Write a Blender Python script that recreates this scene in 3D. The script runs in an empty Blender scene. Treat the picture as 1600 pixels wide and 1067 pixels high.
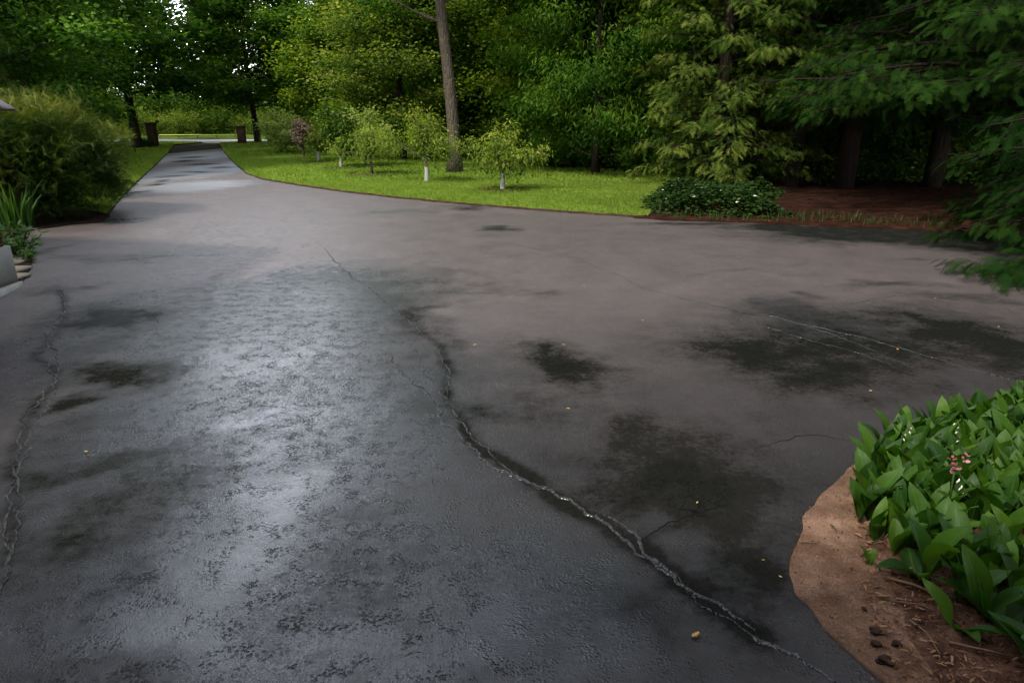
import bpy, math, random
import numpy as np
PI = math.pi
sc = bpy.context.scene
col = sc.collection
rs = np.random.RandomState
# ------------------------------------------------------------------ camera model
TH = math.radians(18.0); F = 1600 * 24 / 36.0; HC = 1.65
def G(px, py, z=0.0):
    """point of the ground (height z) seen at a pixel of the 1600x1067 photograph"""
    u = (px - 800) / F; v = (533.5 - py) / F
    dy = math.cos(TH) + v * math.sin(TH); dz = -math.sin(TH) + v * math.cos(TH)
    t = (z - HC) / dz
    return (u * t, dy * t, z)
def GA(P, z=0.0):
    return [G(a, b, z) for a, b in P]

# ------------------------------------------------------------------ object helpers
def tag(o, label=None, cat=None, group=None, kind=None):
    if label: o['label'] = label
    if cat: o['category'] = cat
    if group: o['group'] = group
    if kind: o['kind'] = kind
    return o
def empty(name, loc, rz=0.0):
    o = bpy.data.objects.new(name, None); o.location = loc; o.rotation_euler = (0, 0, rz)
    o.empty_display_size = 0.2
    col.objects.link(o); return o
def link(name, me, parent=None):
    o = bpy.data.objects.new(name, me); col.objects.link(o)
    if parent: o.parent = parent
    return o
def mesh_np(name, V, faces, mats, smooth=False, tint=None, fmat=None, attrs=None):
    """faces: list of (k,n) int arrays"""
    V = np.asarray(V, dtype=np.float32)
    me = bpy.data.meshes.new(name)
    faces = [np.asarray(f, dtype=np.int32) for f in faces if len(f)]
    nl = sum(f.size for f in faces); nf = sum(len(f) for f in faces)
    me.vertices.add(len(V)); me.vertices.foreach_set('co', V.ravel())
    me.loops.add(nl); me.polygons.add(nf)
    me.loops.foreach_set('vertex_index', np.concatenate([f.ravel() for f in faces]))
    st = []; s = 0
    for f in faces:
        st.append(s + np.arange(len(f)) * f.shape[1]); s += f.size
    me.polygons.foreach_set('loop_start', np.concatenate(st).astype(np.int32))
    if fmat is not None:
        me.polygons.foreach_set('material_index', np.asarray(fmat, dtype=np.int32))
    me.update(calc_edges=True)
    for m in (mats if isinstance(mats, (list, tuple)) else [mats]): me.materials.append(m)
    if smooth: me.shade_smooth()
    if tint is not None:
        a = me.attributes.new('tint', 'FLOAT', 'POINT'); a.data.foreach_set('value', np.asarray(tint, dtype=np.float32))
    for k, v in (attrs or {}).items():
        a = me.attributes.new(k, 'FLOAT', 'POINT'); a.data.foreach_set('value', np.asarray(v, dtype=np.float32))
    return me
class MB:
    """collects shapes into ONE mesh"""
    def __init__(s): s.V = []; s.Q = []; s.T = []; s.n = 0; s.mi = {}; s.Qm = []; s.Tm = []
    def add(s, V, Q=None, T=None, m=0):
        V = np.asarray(V, dtype=float)
        s.V.append(V)
        if Q is not None and len(Q): s.Q.append(np.asarray(Q) + s.n); s.Qm += [m] * len(Q)
        if T is not None and len(T): s.T.append(np.asarray(T) + s.n); s.Tm += [m] * len(T)
        s.n += len(V)
    def box(s, c, d, m=0, rz=0.0):
        x, y, z = [q / 2 for q in d]
        V = np.array([(a * x, b * y, e * z) for a in (-1, 1) for b in (-1, 1) for e in (-1, 1)])
        ca, sa = math.cos(rz), math.sin(rz)
        V = np.stack([V[:, 0] * ca - V[:, 1] * sa, V[:, 0] * sa + V[:, 1] * ca, V[:, 2]], 1) + np.array(c)
        s.add(V, [(0, 1, 3, 2), (4, 6, 7, 5), (0, 4, 5, 1), (2, 3, 7, 6), (0, 2, 6, 4), (1, 5, 7, 3)], m=m)
    def tube(s, P, R, k=7, m=0, cap=True):
        P = np.asarray(P, dtype=float); n = len(P)
        D = np.gradient(P, axis=0); D /= np.linalg.norm(D, axis=1)[:, None] + 1e-9
        ref = np.array([1.0, 0, 0]) if abs(D[0][0]) < .8 else np.array([0, 1.0, 0])
        A = np.cross(D, ref); A /= np.linalg.norm(A, axis=1)[:, None] + 1e-9
        B = np.cross(D, A)
        t = np.arange(k) * 2 * PI / k
        R = np.broadcast_to(np.asarray(R, dtype=float), (n,))
        V = P[:, None, :] + R[:, None, None] * (np.cos(t)[None, :, None] * A[:, None, :] + np.sin(t)[None, :, None] * B[:, None, :])
        i = np.arange(n - 1)[:, None] * k; j = np.arange(k)[None, :]; j2 = (j + 1) % k
        Q = np.stack([i + j, i + j2, i + k + j2, i + k + j], -1).reshape(-1, 4)
        T = []
        V = V.reshape(-1, 3)
        if cap:
            V = np.vstack([V, P[-1:], P[:1]])
            T = [(n * k, (n - 1) * k + a, (n - 1) * k + (a + 1) % k) for a in range(k)] + [(n * k + 1, (a + 1) % k, a) for a in range(k)]
        s.add(V, Q, T, m)
    def mesh(s, name, mats, smooth=False, tint=None):
        fs = []; fm = []
        if s.Q: fs.append(np.vstack(s.Q)); fm += s.Qm
        if s.T: fs.append(np.vstack(s.T)); fm += s.Tm
        return mesh_np(name, np.vstack(s.V), fs, mats, smooth, tint, fm)

# ------------------------------------------------------------------ numpy noise
def vnoise(x, y, seed=0):
    xi = np.floor(x).astype(np.int64); yi = np.floor(y).astype(np.int64)
    fx = x - xi; fy = y - yi; fx = fx * fx * (3 - 2 * fx); fy = fy * fy * (3 - 2 * fy)
    def h(a, b):
        n = (a * 374761393 + b * 668265263 + seed * 974711) & 0x7fffffff
        n = ((n ^ (n >> 13)) * 1274126177) & 0x7fffffff
        return ((n ^ (n >> 16)) & 0xffff) / 65535.0
    return (h(xi, yi) * (1 - fx) + h(xi + 1, yi) * fx) * (1 - fy) + (h(xi, yi + 1) * (1 - fx) + h(xi + 1, yi + 1) * fx) * fy
def fbm(x, y, seed=0, o=4):
    r = 0; a = .5; t = 0
    for k in range(o):
        r = r + a * vnoise(x * 2 ** k, y * 2 ** k, seed + k); t += a; a *= .5
    return r / t

# ------------------------------------------------------------------ materials
def mat(name):
    m = bpy.data.materials.new(name); m.use_nodes = True
    nt = m.node_tree; nt.nodes.clear()
    out = nt.nodes.new('ShaderNodeOutputMaterial')
    return m, nt, out
class N:
    def __init__(s, nt): s.nt = nt
    def new(s, t, **k):
        n = s.nt.nodes.new(t)
        for a, b in k.items(): setattr(n, a, b)
        return n
    def L(s, a, b): s.nt.links.new(a, b)
    def coord(s, kind='Object'): return s.new('ShaderNodeTexCoord').outputs[kind]
    def noise(s, vec, scale, detail=3, rough=.55, dist=0.0):
        n = s.new('ShaderNodeTexNoise'); n.inputs['Scale'].default_value = scale; n.inputs['Detail'].default_value = detail
        n.inputs['Roughness'].default_value = rough; n.inputs['Distortion'].default_value = dist
        if vec is not None: s.L(vec, n.inputs['Vector'])
        return n.outputs['Fac']
    def voro(s, vec, scale, feature='F1', out='Distance'):
        n = s.new('ShaderNodeTexVoronoi'); n.feature = feature; n.inputs['Scale'].default_value = scale; s.L(vec, n.inputs['Vector'])
        return n.outputs[out]
    def ramp(s, f, stops, interp='LINEAR'):
        n = s.new('ShaderNodeValToRGB'); n.color_ramp.interpolation = interp
        e = n.color_ramp.elements
        while len(e) > 1: e.remove(e[-1])
        for i, (p, c) in enumerate(stops):
            q = e[0] if i == 0 else e.new(p)
            q.position = p; q.color = (c if len(c) == 4 else (*c, 1)) if not isinstance(c, (int, float)) else (c, c, c, 1)
        s.L(f, n.inputs[0]); return n.outputs[0]
    def math(s, op, a, b=None, clamp=False, c=None):
        n = s.new('ShaderNodeMath', operation=op); n.use_clamp = clamp
        for i, q in enumerate((a, b, c)):
            if q is None: continue
            if isinstance(q, (int, float)): n.inputs[i].default_value = q
            else: s.L(q, n.inputs[i])
        return n.outputs[0]
    def mix(s, f, a, b, blend='MIX'):
        n = s.new('ShaderNodeMix', data_type='RGBA', blend_type=blend)
        for i, q in ((0, f), (6, a), (7, b)):
            if isinstance(q, (int, float)): n.inputs[i].default_value = q
            elif isinstance(q, tuple): n.inputs[i].default_value = q if len(q) == 4 else (*q, 1)
            else: s.L(q, n.inputs[i])
        return n.outputs[2]
    def bump(s, h, strength, dist, normal=None):
        n = s.new('ShaderNodeBump'); n.inputs['Strength'].default_value = strength; n.inputs['Distance'].default_value = dist
        s.L(h, n.inputs['Height'])
        if normal is not None: s.L(normal, n.inputs['Normal'])
        return n.outputs[0]
    def attr(s, name, out='Fac'):
        n = s.new('ShaderNodeAttribute'); n.attribute_name = name; return n.outputs[out]
    def bsdf(s, color, rough=.6, spec=.5, normal=None, **k):
        n = s.new('ShaderNodeBsdfPrincipled')
        for key, q in (('Base Color', color), ('Roughness', rough), ('Specular IOR Level', spec), ('Normal', normal)):
            if q is None: continue
            if isinstance(q, (int, float)): n.inputs[key].default_value = q
            elif isinstance(q, tuple): n.inputs[key].default_value = (*q, 1)
            else: s.L(q, n.inputs[key])
        for key, q in k.items(): n.inputs[key].default_value = q
        return n.outputs[0]
def leaf_mat(name, c0, c1, c2, trans=.35, rough=.6, spec=.12, tcol=None):
    m, nt, out = mat(name); n = N(nt)
    t = n.attr('tint')
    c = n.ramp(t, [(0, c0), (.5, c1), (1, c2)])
    nz = n.noise(n.coord('Object'), 1.3, 2)
    c = n.mix(n.ramp(nz, [(.3, 0.0), (.7, .35)]), c, n.mix(1.0, c, (1.25, 1.1, .6), 'MULTIPLY'))
    b = n.bsdf(c, rough, spec)
    tr = n.new('ShaderNodeBsdfTranslucent')
    n.L(n.mix(1.0, c, tcol or (1.3, 1.5, .5), 'MULTIPLY'), tr.inputs[0])
    mx = n.new('ShaderNodeMixShader'); mx.inputs[0].default_value = trans
    n.L(b, mx.inputs[1]); n.L(tr.outputs[0], mx.inputs[2]); n.L(mx.outputs[0], out.inputs[0])
    return m
def bark_mat(name, a, b, scale=14, stretch=.18, bump=.6):
    m, nt, out = mat(name); n = N(nt)
    mp = n.new('ShaderNodeMapping'); mp.inputs['Scale'].default_value = (1, 1, stretch); n.L(n.coord(), mp.inputs[0])
    v = n.voro(mp.outputs[0], scale, 'DISTANCE_TO_EDGE'); z = n.noise(mp.outputs[0], scale * 1.5, 5)
    h = n.math('ADD', n.ramp(v, [(0, 0.0), (.25, 1.0)]), n.math('MULTIPLY', z, .8))
    c = n.mix(n.ramp(h, [(.25, 0.0), (1.2 / 1.8, 1.0)]), a, b)
    n.L(n.bsdf(c, .85, .2, n.bump(h, bump, .03)), out.inputs[0]); return m
def simple_mat(name, a, b, scale=8, rough=.7, spec=.3, bump=.2, bscale=60, bd=.004, metallic=0.0):
    m, nt, out = mat(name); n = N(nt)
    c = n.mix(n.ramp(n.noise(n.coord(), scale, 4), [(.3, 0.0), (.7, 1.0)]), a, b)
    n.L(n.bsdf(c, rough, spec, n.bump(n.noise(n.coord(), bscale, 4), bump, bd), Metallic=metallic), out.inputs[0]); return m

M = {}
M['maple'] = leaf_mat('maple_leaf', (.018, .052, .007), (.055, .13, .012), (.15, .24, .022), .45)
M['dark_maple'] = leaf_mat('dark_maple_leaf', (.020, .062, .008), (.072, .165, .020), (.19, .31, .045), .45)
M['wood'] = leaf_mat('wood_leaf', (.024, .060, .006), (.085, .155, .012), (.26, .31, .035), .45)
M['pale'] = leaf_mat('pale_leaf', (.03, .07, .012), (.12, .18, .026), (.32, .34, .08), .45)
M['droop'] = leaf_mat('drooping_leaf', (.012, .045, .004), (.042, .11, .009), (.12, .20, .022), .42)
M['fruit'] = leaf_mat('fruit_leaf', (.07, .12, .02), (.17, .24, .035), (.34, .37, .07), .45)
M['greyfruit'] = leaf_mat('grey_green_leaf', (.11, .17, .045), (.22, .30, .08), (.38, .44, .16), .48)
M['purple'] = leaf_mat('purple_leaf', (.07, .05, .04), (.15, .11, .085), (.22, .19, .13), .3, tcol=(1.2, .9, .8))
M['cypress'] = leaf_mat('cypress_thread', (.005, .020, .003), (.026, .062, .009), (.16, .18, .035), .25)
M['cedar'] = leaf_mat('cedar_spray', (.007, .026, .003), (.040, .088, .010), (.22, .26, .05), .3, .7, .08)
M['cedardark'] = leaf_mat('shaded_cedar_spray', (.003, .014, .002), (.010, .036, .004), (.038, .088, .010), .25, .7, .06)  # darker copy of the cedar colour, with the shade put into it
M['shrub'] = leaf_mat('shrub_leaf', (.018, .05, .007), (.05, .11, .013), (.14, .20, .026), .38)
M['variegated'] = leaf_mat('variegated_leaf', (.008, .024, .004), (.026, .058, .009), (.6, .65, .5), .2, tcol=(1, 1.1, .8))
M['iris'] = leaf_mat('sword_leaf', (.03, .08, .015), (.07, .16, .03), (.14, .25, .06), .3, .4, .4)
M['grass'] = leaf_mat('grass_blade', (.08, .14, .020), (.17, .25, .036), (.26, .33, .06), .38)
M['weed'] = leaf_mat('shaded_grass', (.012, .03, .008), (.03, .065, .015), (.06, .09, .025), .3)
M['bark'] = bark_mat('grey_brown_bark', (.022, .017, .012), (.095, .076, .055), 16)
M['darkbark'] = bark_mat('dark_bark', (.010, .007, .005), (.035, .026, .018), 12)
M['fruitbark'] = bark_mat('fruit_bark', (.04, .03, .022), (.12, .09, .065), 40)
M['paint'] = simple_mat('white_trunk_paint', (.46, .46, .42), (.30, .30, .27), 20)
M['cedarbark'] = bark_mat('cedar_bark', (.005, .003, .002), (.020, .012, .008), 18, .08)
M['twig'] = simple_mat('twig', (.20, .12, .07), (.09, .05, .03), 30)
M['black'] = simple_mat('black_metal', (.012, .012, .012), (.02, .02, .02), rough=.4, spec=.5)
M['yellow'] = simple_mat('yellow_plastic', (.60, .62, .10), (.48, .50, .08), 3, .4)
M['concrete'] = simple_mat('concrete', (.27, .27, .25), (.36, .36, .33), 5, .85, .2, .4, 120)
M['paver'] = simple_mat('paver', (.34, .28, .20), (.42, .35, .27), 9, .85, .2, .4, 120)
M['bronze'] = simple_mat('bronze_metal', (.06, .032, .022), (.04, .02, .014), 20, .45, .5)
M['shingle'] = simple_mat('roof_shingle', (.05, .045, .04), (.09, .08, .07), 12, .9)
M['trim'] = simple_mat('white_trim', (.6, .6, .58), (.7, .7, .68), 4, .5)
M['pillarbrick'] = simple_mat('weathered_brown_brick', (.10, .05, .035), (.06, .034, .026), 14, .9, .2, .5, 40, .02)
M['verge'] = simple_mat('rough_verge', (.03, .06, .01), (.09, .13, .02), 1.2, .9, .1, .5, 8, .1)
M['road'] = simple_mat('road_surface', (.30, .29, .27), (.38, .37, .35), .8, .9, .2, .3, 60)
M['chip'] = leaf_mat('bark_chip', (.035, .014, .008), (.12, .055, .03), (.27, .155, .09), 0.05, .8, .1, tcol=(1, .8, .6))
M['needle'] = leaf_mat('fallen_needle', (.008, .003, .002), (.024, .009, .004), (.10, .036, .013), .05, .8, .1, tcol=(1, .8, .6))
M['fallen'] = leaf_mat('fallen_leaf', (.40, .18, .05), (.52, .30, .08), (.60, .42, .15), .2, .5, .3, tcol=(1, .9, .5))
M['pink'] = leaf_mat('pink_petal', (.35, .07, .10), (.52, .16, .19), (.62, .32, .33), .3, .5, .3, tcol=(1, .8, .8))
M['bell'] = simple_mat('cream_bell', (.75, .72, .58), (.85, .83, .72), 10, .5)
M['clod'] = simple_mat('dark_clod', (.02, .012, .009), (.05, .03, .02), 30, .9, .1, .8, 80, .01)
M['rust'] = leaf_mat('dead_spray', (.10, .035, .012), (.19, .075, .025), (.30, .14, .05), .3, tcol=(1, .8, .5))

def lily_mat():
    m, nt, out = mat('lily_leaf'); n = N(nt)
    t = n.attr('tint'); u = n.attr('across')
    c = n.ramp(t, [(0, (.008, .028, .004)), (.5, (.024, .072, .007)), (1, (.075, .155, .014))])
    st = n.ramp(n.math('SINE', n.math('MULTIPLY', u, 42.0)), [(.3, 0.0), (1, 1.0)])
    c = n.mix(n.math('MULTIPLY', st, .22), c, n.mix(1.0, c, (1.5, 1.35, 1.2), 'MULTIPLY'))
    c = n.mix(n.ramp(n.noise(n.coord(), 26, 3), [(.35, 0.0), (.75, .4)]), c, n.mix(1.0, c, (.55, .6, .5), 'MULTIPLY'))
    mid = n.ramp(n.math('ABSOLUTE', u), [(0, 1.0), (.09, 0.0)])
    c = n.mix(n.math('MULTIPLY', mid, .45), c, (.10, .2, .045))
    nb = n.bump(n.math('ADD', st, n.noise(n.coord(), 40, 3)), .25, .002)
    b = n.bsdf(c, .45, .22, nb)
    tr = n.new('ShaderNodeBsdfTranslucent'); n.L(n.mix(1.0, c, (1.5, 1.8, .4), 'MULTIPLY'), tr.inputs[0])
    mx = n.new('ShaderNodeMixShader'); mx.inputs[0].default_value = .3
    n.L(b, mx.inputs[1]); n.L(tr.outputs[0], mx.inputs[2]); n.L(mx.outputs[0], out.inputs[0]); return m
M['lily'] = lily_mat()

def asphalt_mat():
    m, nt, out = mat('sealed_wet_asphalt'); n = N(nt)
    P = n.coord()
    wet = n.attr('wet'); dark = n.attr('dark'); dry = n.attr('pool'); nearshade = n.attr('nearshade'); fsheen = n.attr('farsheen')
    nz = n.noise(P, 3.2, 7, .68); nf = n.noise(P, 30, 5, .75)
    def add(*a):
        r = a[0]
        for b in a[1:]: r = n.math('ADD', r, b)
        return r
    def cen(x, k): return n.math('MULTIPLY', n.math('SUBTRACT', x, .5), k)
    w = n.ramp(add(wet, cen(nz, .8), cen(nf, .7)), [(.22, 0.0), (.72, 1.0)])
    dm = n.math('MINIMUM', n.math('MULTIPLY', dark, 2.2), 1.0)
    draw = add(dark, n.math('MULTIPLY', cen(n.noise(P, 4.3, 7, .72), 1.5), dm), n.math('MULTIPLY', cen(nf, 1.0), dm))
    d = n.ramp(draw, [(.12, 0.0), (.95, 1.0)])
    v = n.voro(P, 88); v2 = n.voro(P, 230)
    pim = n.ramp(v, [(.05, 1.0), (.55, 0.0)]); grain = n.ramp(v2, [(.05, 1.0), (.6, 0.0)])
    brown = n.mix(n.noise(P, .55, 3), (.124, .096, .090), (.084, .070, .066))
    brown = n.mix(1.0, brown, n.ramp(n.noise(P, 1.9, 7, .7), [(.32, (.72, .72, .74)), (.5, (1, 1, 1)), (.68, (1.22, 1.2, 1.18))]), 'MULTIPLY')
    brown = n.mix(nearshade, brown, (.019, .016, .0155))  # foreground shade put into the dry colour, darker toward the camera
    brown = n.mix(n.ramp(n.noise(P, 120, 3), [(.35, 0.0), (.7, .5)]), brown, (.030, .028, .028))
    wetc = n.mix(n.noise(P, 7, 4), (.006, .007, .009), (.014, .016, .019))
    wetc = n.mix(fsheen, wetc, (.19, .20, .215))  # sky sheen of the far drive put into the colour as a pale tone
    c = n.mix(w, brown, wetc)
    c = n.mix(d, c, n.mix(grain, (.006, .007, .005), (.022, .022, .020)))
    patch = n.ramp(n.noise(P, 9, 4, .65), [(.47, 0.0), (.62, 1.0)])
    dry = n.math('MULTIPLY', dry, n.ramp(n.noise(P, 2.6, 5, .65), [(.36, .35), (.56, 1.0)]))
    rough = n.math('ADD', n.math('MULTIPLY', n.math('SUBTRACT', 1.0, w), .22), .20)
    rough = add(rough, n.math('MULTIPLY', pim, .08), n.math('MULTIPLY', fsheen, .25))
    rough = n.math('SUBTRACT', rough, n.math('MULTIPLY', dry, .06), clamp=True)
    sp = n.math('SUBTRACT', .80, n.math('MULTIPLY', d, .70)); sp = n.math('SUBTRACT', sp, n.math('MULTIPLY', n.math('MULTIPLY', nearshade, n.math('SUBTRACT', 1.0, w)), .42), clamp=True); rough = n.math('ADD', rough, n.math('MULTIPLY', d, .2))
    h = add(n.math('MULTIPLY', pim, n.math('ADD', n.math('MULTIPLY', patch, .9), .05)), n.math('MULTIPLY', grain, .16))
    h = n.math('MULTIPLY', h, n.math('SUBTRACT', 1.0, n.math('MULTIPLY', dry, .85)))
    h = n.math('MULTIPLY', h, n.math('SUBTRACT', 1.0, n.math('MULTIPLY', w, .12)))
    b1 = n.bump(n.noise(P, 2.2, 3, .5), .35, .02)
    b2 = n.bump(n.noise(P, 22, 3, .6), .3, .005, b1)
    al = n.attr('craze'); wv = n.new('ShaderNodeVectorMath', operation='ADD'); n.L(P, wv.inputs[0])
    nv = n.new('ShaderNodeTexNoise'); nv.inputs['Scale'].default_value = 9; nv.inputs['Detail'].default_value = 4; n.L(P, nv.inputs['Vector'])
    sv = n.new('ShaderNodeVectorMath', operation='SCALE'); n.L(nv.outputs['Color'], sv.inputs[0]); sv.inputs['Scale'].default_value = .26; n.L(sv.outputs[0], wv.inputs[1])
    ce = n.ramp(n.voro(wv.outputs[0], 8.5, 'DISTANCE_TO_EDGE'), [(.006, 1.0), (.024, 0.0)])
    ce = n.math('MULTIPLY', ce, n.ramp(n.math('MULTIPLY', al, n.noise(P, 7, 5, .75)), [(.36, 0.0), (.56, .9)]))
    c = n.mix(ce, c, (.006, .006, .006)); h = n.math('SUBTRACT', h, n.math('MULTIPLY', ce, .8))
    b3 = n.bump(h, .95, .0056, b2)
    n.L(n.bsdf(c, rough, sp, b3), out.inputs[0]); return m
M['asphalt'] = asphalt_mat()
def crack_mat():
    m, nt, out = mat('crack_sealer'); n = N(nt); P = n.coord()
    v = n.voro(P, 120)
    c = n.ramp(n.noise(P, 70, 4, .7), [(.36, (.006, .006, .007)), (.70, (.036, .035, .035))])
    n.L(n.bsdf(c, .28, .8, n.bump(n.ramp(v, [(0, 1.0), (.6, 0.0)]), 1.0, .008)), out.inputs[0]); return m
M['crack'] = crack_mat()
M['opencrack'] = simple_mat('open_crack', (.004, .004, .004), (.010, .009, .009), 30, .95, .05)
def ground_mat(name, stops, scale, bscale=90, bd=.008, fine=True):
    m, nt, out = mat(name); n = N(nt); P = n.coord()
    z = n.math('ADD', n.math('MULTIPLY', n.noise(P, scale, 5, .65), .6), n.math('MULTIPLY', n.noise(P, bscale, 4, .7), .4))
    c = n.ramp(z, stops)
    h = n.math('ADD', n.noise(P, bscale, 5, .7), n.math('MULTIPLY', n.noise(P, scale * 2, 3), 1.5))
    n.L(n.bsdf(c, .95, .1, n.bump(h, .8, bd)), out.inputs[0]); return m
M['lawn'] = ground_mat('lawn_turf', [(.3, (.06, .12, .016)), (.5, (.115, .20, .026)), (.7, (.17, .26, .04))], .7, 45, .02)
M['soil'] = ground_mat('dark_soil', [(.3, (.015, .009, .006)), (.5, (.05, .03, .02)), (.7, (.12, .07, .045))], 6, 70, .02)
M['sand'] = ground_mat('brown_sand', [(.34, (.07, .036, .021)), (.5, (.155, .088, .054)), (.64, (.29, .18, .12))], 5, 160, .006)
M['mulch'] = ground_mat('red_brown_mulch', [(.34, (.03, .014, .009)), (.5, (.10, .05, .03)), (.64, (.20, .11, .07))], 9, 120, .012)
M['litter'] = ground_mat('needle_litter', [(.3, (.008, .003, .002)), (.5, (.025, .009, .005)), (.7, (.07, .025, .011))], 4, 60, .02)
M['earth'] = ground_mat('woodland_ground', [(.3, (.012, .014, .006)), (.5, (.03, .03, .012)), (.7, (.05, .05, .02))], .8, 20, .05)
def brick_mat():
    m, nt, out = mat('red_brick'); n = N(nt)
    g = n.new('ShaderNodeNewGeometry'); sx = n.new('ShaderNodeSeparateXYZ'); n.L(g.outputs['Position'], sx.inputs[0])
    cb = n.new('ShaderNodeCombineXYZ'); n.L(n.math('ADD', sx.outputs[0], sx.outputs[1]), cb.inputs[0]); n.L(sx.outputs[2], cb.inputs[1])
    b = n.new('ShaderNodeTexBrick'); b.inputs['Scale'].default_value = 1; b.inputs['Brick Width'].default_value = .21; b.inputs['Row Height'].default_value = .075
    b.inputs['Mortar Size'].default_value = .006; b.inputs['Color1'].default_value = (.17, .055, .038, 1); b.inputs['Color2'].default_value = (.10, .038, .03, 1)
    b.inputs['Mortar'].default_value = (.22, .18, .16, 1); n.L(cb.outputs[0], b.inputs['Vector'])
    c = n.mix(n.noise(g.outputs['Position'], 12, 4), b.outputs[0], n.mix(1.0, b.outputs[0], (1.5, 1.2, 1.1), 'MULTIPLY'))
    h = n.math('SUBTRACT', n.math('MULTIPLY', n.noise(g.outputs['Position'], 60, 3), .3), b.outputs['Fac'])
    n.L(n.bsdf(c, .85, .2, n.bump(h, .7, .008)), out.inputs[0]); return m
M['brick'] = brick_mat()

# ------------------------------------------------------------------ foliage helpers
def nrm(v): return v / (np.linalg.norm(v, axis=-1, keepdims=True) + 1e-9)
DIAMOND = (np.array([(0, 0, 0), (.45, .32, .05), (1, 0, -.04), (.45, -.32, .05)]), np.array([(0, 1, 2, 3)]))
BROAD = (np.array([(0, 0, 0), (.25, .34, .08), (.7, .28, .05), (1, 0, -.08), (.7, -.28, .05), (.25, -.34, .08)]), np.array([(0, 1, 2, 3), (0, 3, 4, 5)]))
LANCE = (np.array([(0, 0, 0), (.4, .13, .03), (1, 0, -.12), (.4, -.13, .03)]), np.array([(0, 1, 2, 3)]))
def spray_template(levels=2, nside=9, w=.035, curve=-.18, ang=48, sl=.52):
    V = []; Q = []
    def seg(a, b, wa, wb, z0, z1):
        d = np.array(b) - np.array(a); L = math.hypot(*d) + 1e-9; p = np.array((-d[1], d[0])) / L
        i = len(V)
        for q, ww, z in ((a, wa, z0), (b, wb, z1)):
            V.append((q[0] + p[0] * ww, q[1] + p[1] * ww, z)); V.append((q[0] - p[0] * ww, q[1] - p[1] * ww, z))
        Q.append((i, i + 1, i + 3, i + 2))
    def zz(p): return curve * (p[0] ** 2 + .6 * p[1] ** 2)
    def br(a, th, L, lev, w):
        k = 2 if lev > 0 else 1
        prev = a
        for s in range(1, k + 1):
            q = (a[0] + math.cos(th) * L * s / k, a[1] + math.sin(th) * L * s / k)
            seg(prev, q, w * (1.1 - .45 * (s - 1)), w * (.65 if s < k else .12), zz(prev), zz(q)); prev = q
        if lev <= 0: return
        n = nside if lev == levels else max(3, nside // 2)
        for i in range(n):
            t = .14 + .8 * i / n; sgn = 1 if i % 2 else -1
            q = (a[0] + math.cos(th) * L * t, a[1] + math.sin(th) * L * t)
            br(q, th + sgn * math.radians(ang), L * (sl if lev == levels else .45) * (1 - t * .62), lev - 1, w * .85)
    br((0, 0), 0, 1.0, levels, w)
    return np.array(V), np.array(Q)
SPRAY_MID = spray_template(2, 7, .026, -.3, 44, .46)
SPRAY_NEAR = spray_template(2, 12, .0145, -.25, 42, .46)
def thread_template(seed, n=12, w=.012):
    r = rs(seed); V = []; Q = []
    def th(p0, d, L, w):
        p = np.array(p0, float); d = np.array(d, float)
        ring = []
        for s in range(4):
            side = nrm(np.cross(d, (0.1, .2, 1))) * w * (1 - s * .28)
            ring.append((p - side, p + side)); p = p + d * L / 3; d = nrm(d + np.array((0, 0, -.22)))
        i = len(V)
        for a, b in ring: V.extend([a, b])
        for s in range(3): Q.append((i + 2 * s, i + 2 * s + 1, i + 2 * s + 3, i + 2 * s + 2))
    th((0, 0, 0), (1, 0, .15), 1.0, w * 1.3)
    for k in range(n):
        t = .08 + .8 * k / n
        d = nrm(np.array((1, r.uniform(-1, 1), r.uniform(-.25, .5))))
        th((t * .98, 0, .1 * t - .12 * t * t), d, r.uniform(.3, .6), w)
    return np.array(V), np.array(Q)
THREAD = thread_template(3)
def scatter(tmpl, pos, xd, nd, scale):
    V0, F0 = tmpl
    xd = nrm(xd); nd = nd - (nd * xd).sum(1, keepdims=True) * xd; nd = nrm(nd); yd = np.cross(nd, xd)
    s = np.asarray(scale).reshape(-1, 1, 1)
    V = pos[:, None, :] + s * (V0[None, :, 0:1] * xd[:, None, :] + V0[None, :, 1:2] * yd[:, None, :] + V0[None, :, 2:3] * nd[:, None, :])
    m = len(pos); k = len(V0)
    Fq = (F0[None] + (np.arange(m) * k)[:, None, None]).reshape(-1, F0.shape[1])
    return V.reshape(-1, 3), Fq, k
def leaf_mesh(name, material, tmpl, pos, xd, nd, scale, tint):
    V, Fq, k = scatter(tmpl, pos, xd, nd, scale)
    return mesh_np(name, V, [Fq], material, False, np.repeat(np.clip(tint, 0, 1), k))
def crown_mesh(name, rng, C, out, material, tmpl, per, spread, size, flat=.55, droop=0.0, lit=None, light=0.5):
    """C cluster centres, out outward directions"""
    m = len(C); N_ = m * per
    idx = np.repeat(np.arange(m), per)
    g = rng.normal(size=(N_, 3)) * np.array((1, 1, flat)) * spread * (.6 + .8 * rng.rand(m))[idx][:, None]
    pos = C[idx] + g
    xd = nrm(rng.normal(size=(N_, 3)) * np.array((1, 1, .35)) + out[idx] * .6 + np.array((0, 0, -droop)))
    nd = np.array((0, 0, 1.0)) + rng.normal(size=(N_, 3)) * .55 + out[idx] * .35
    ct = rng.rand(m)
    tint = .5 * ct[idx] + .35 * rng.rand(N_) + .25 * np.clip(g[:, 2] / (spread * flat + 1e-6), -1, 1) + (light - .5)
    sc_ = size * (.65 + .7 * rng.rand(N_))
    return leaf_mesh(name, material, tmpl, pos, xd, nd, sc_, tint)
def bez(p0, d0, L, n, bend, rng, wob=.08):
    P = [np.array(p0, float)]; d = nrm(np.array(d0, float))
    for i in range(n):
        P.append(P[-1] + d * L / n); d = nrm(d + np.array(bend) / n + rng.normal(size=3) * wob)
    return np.array(P)
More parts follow.
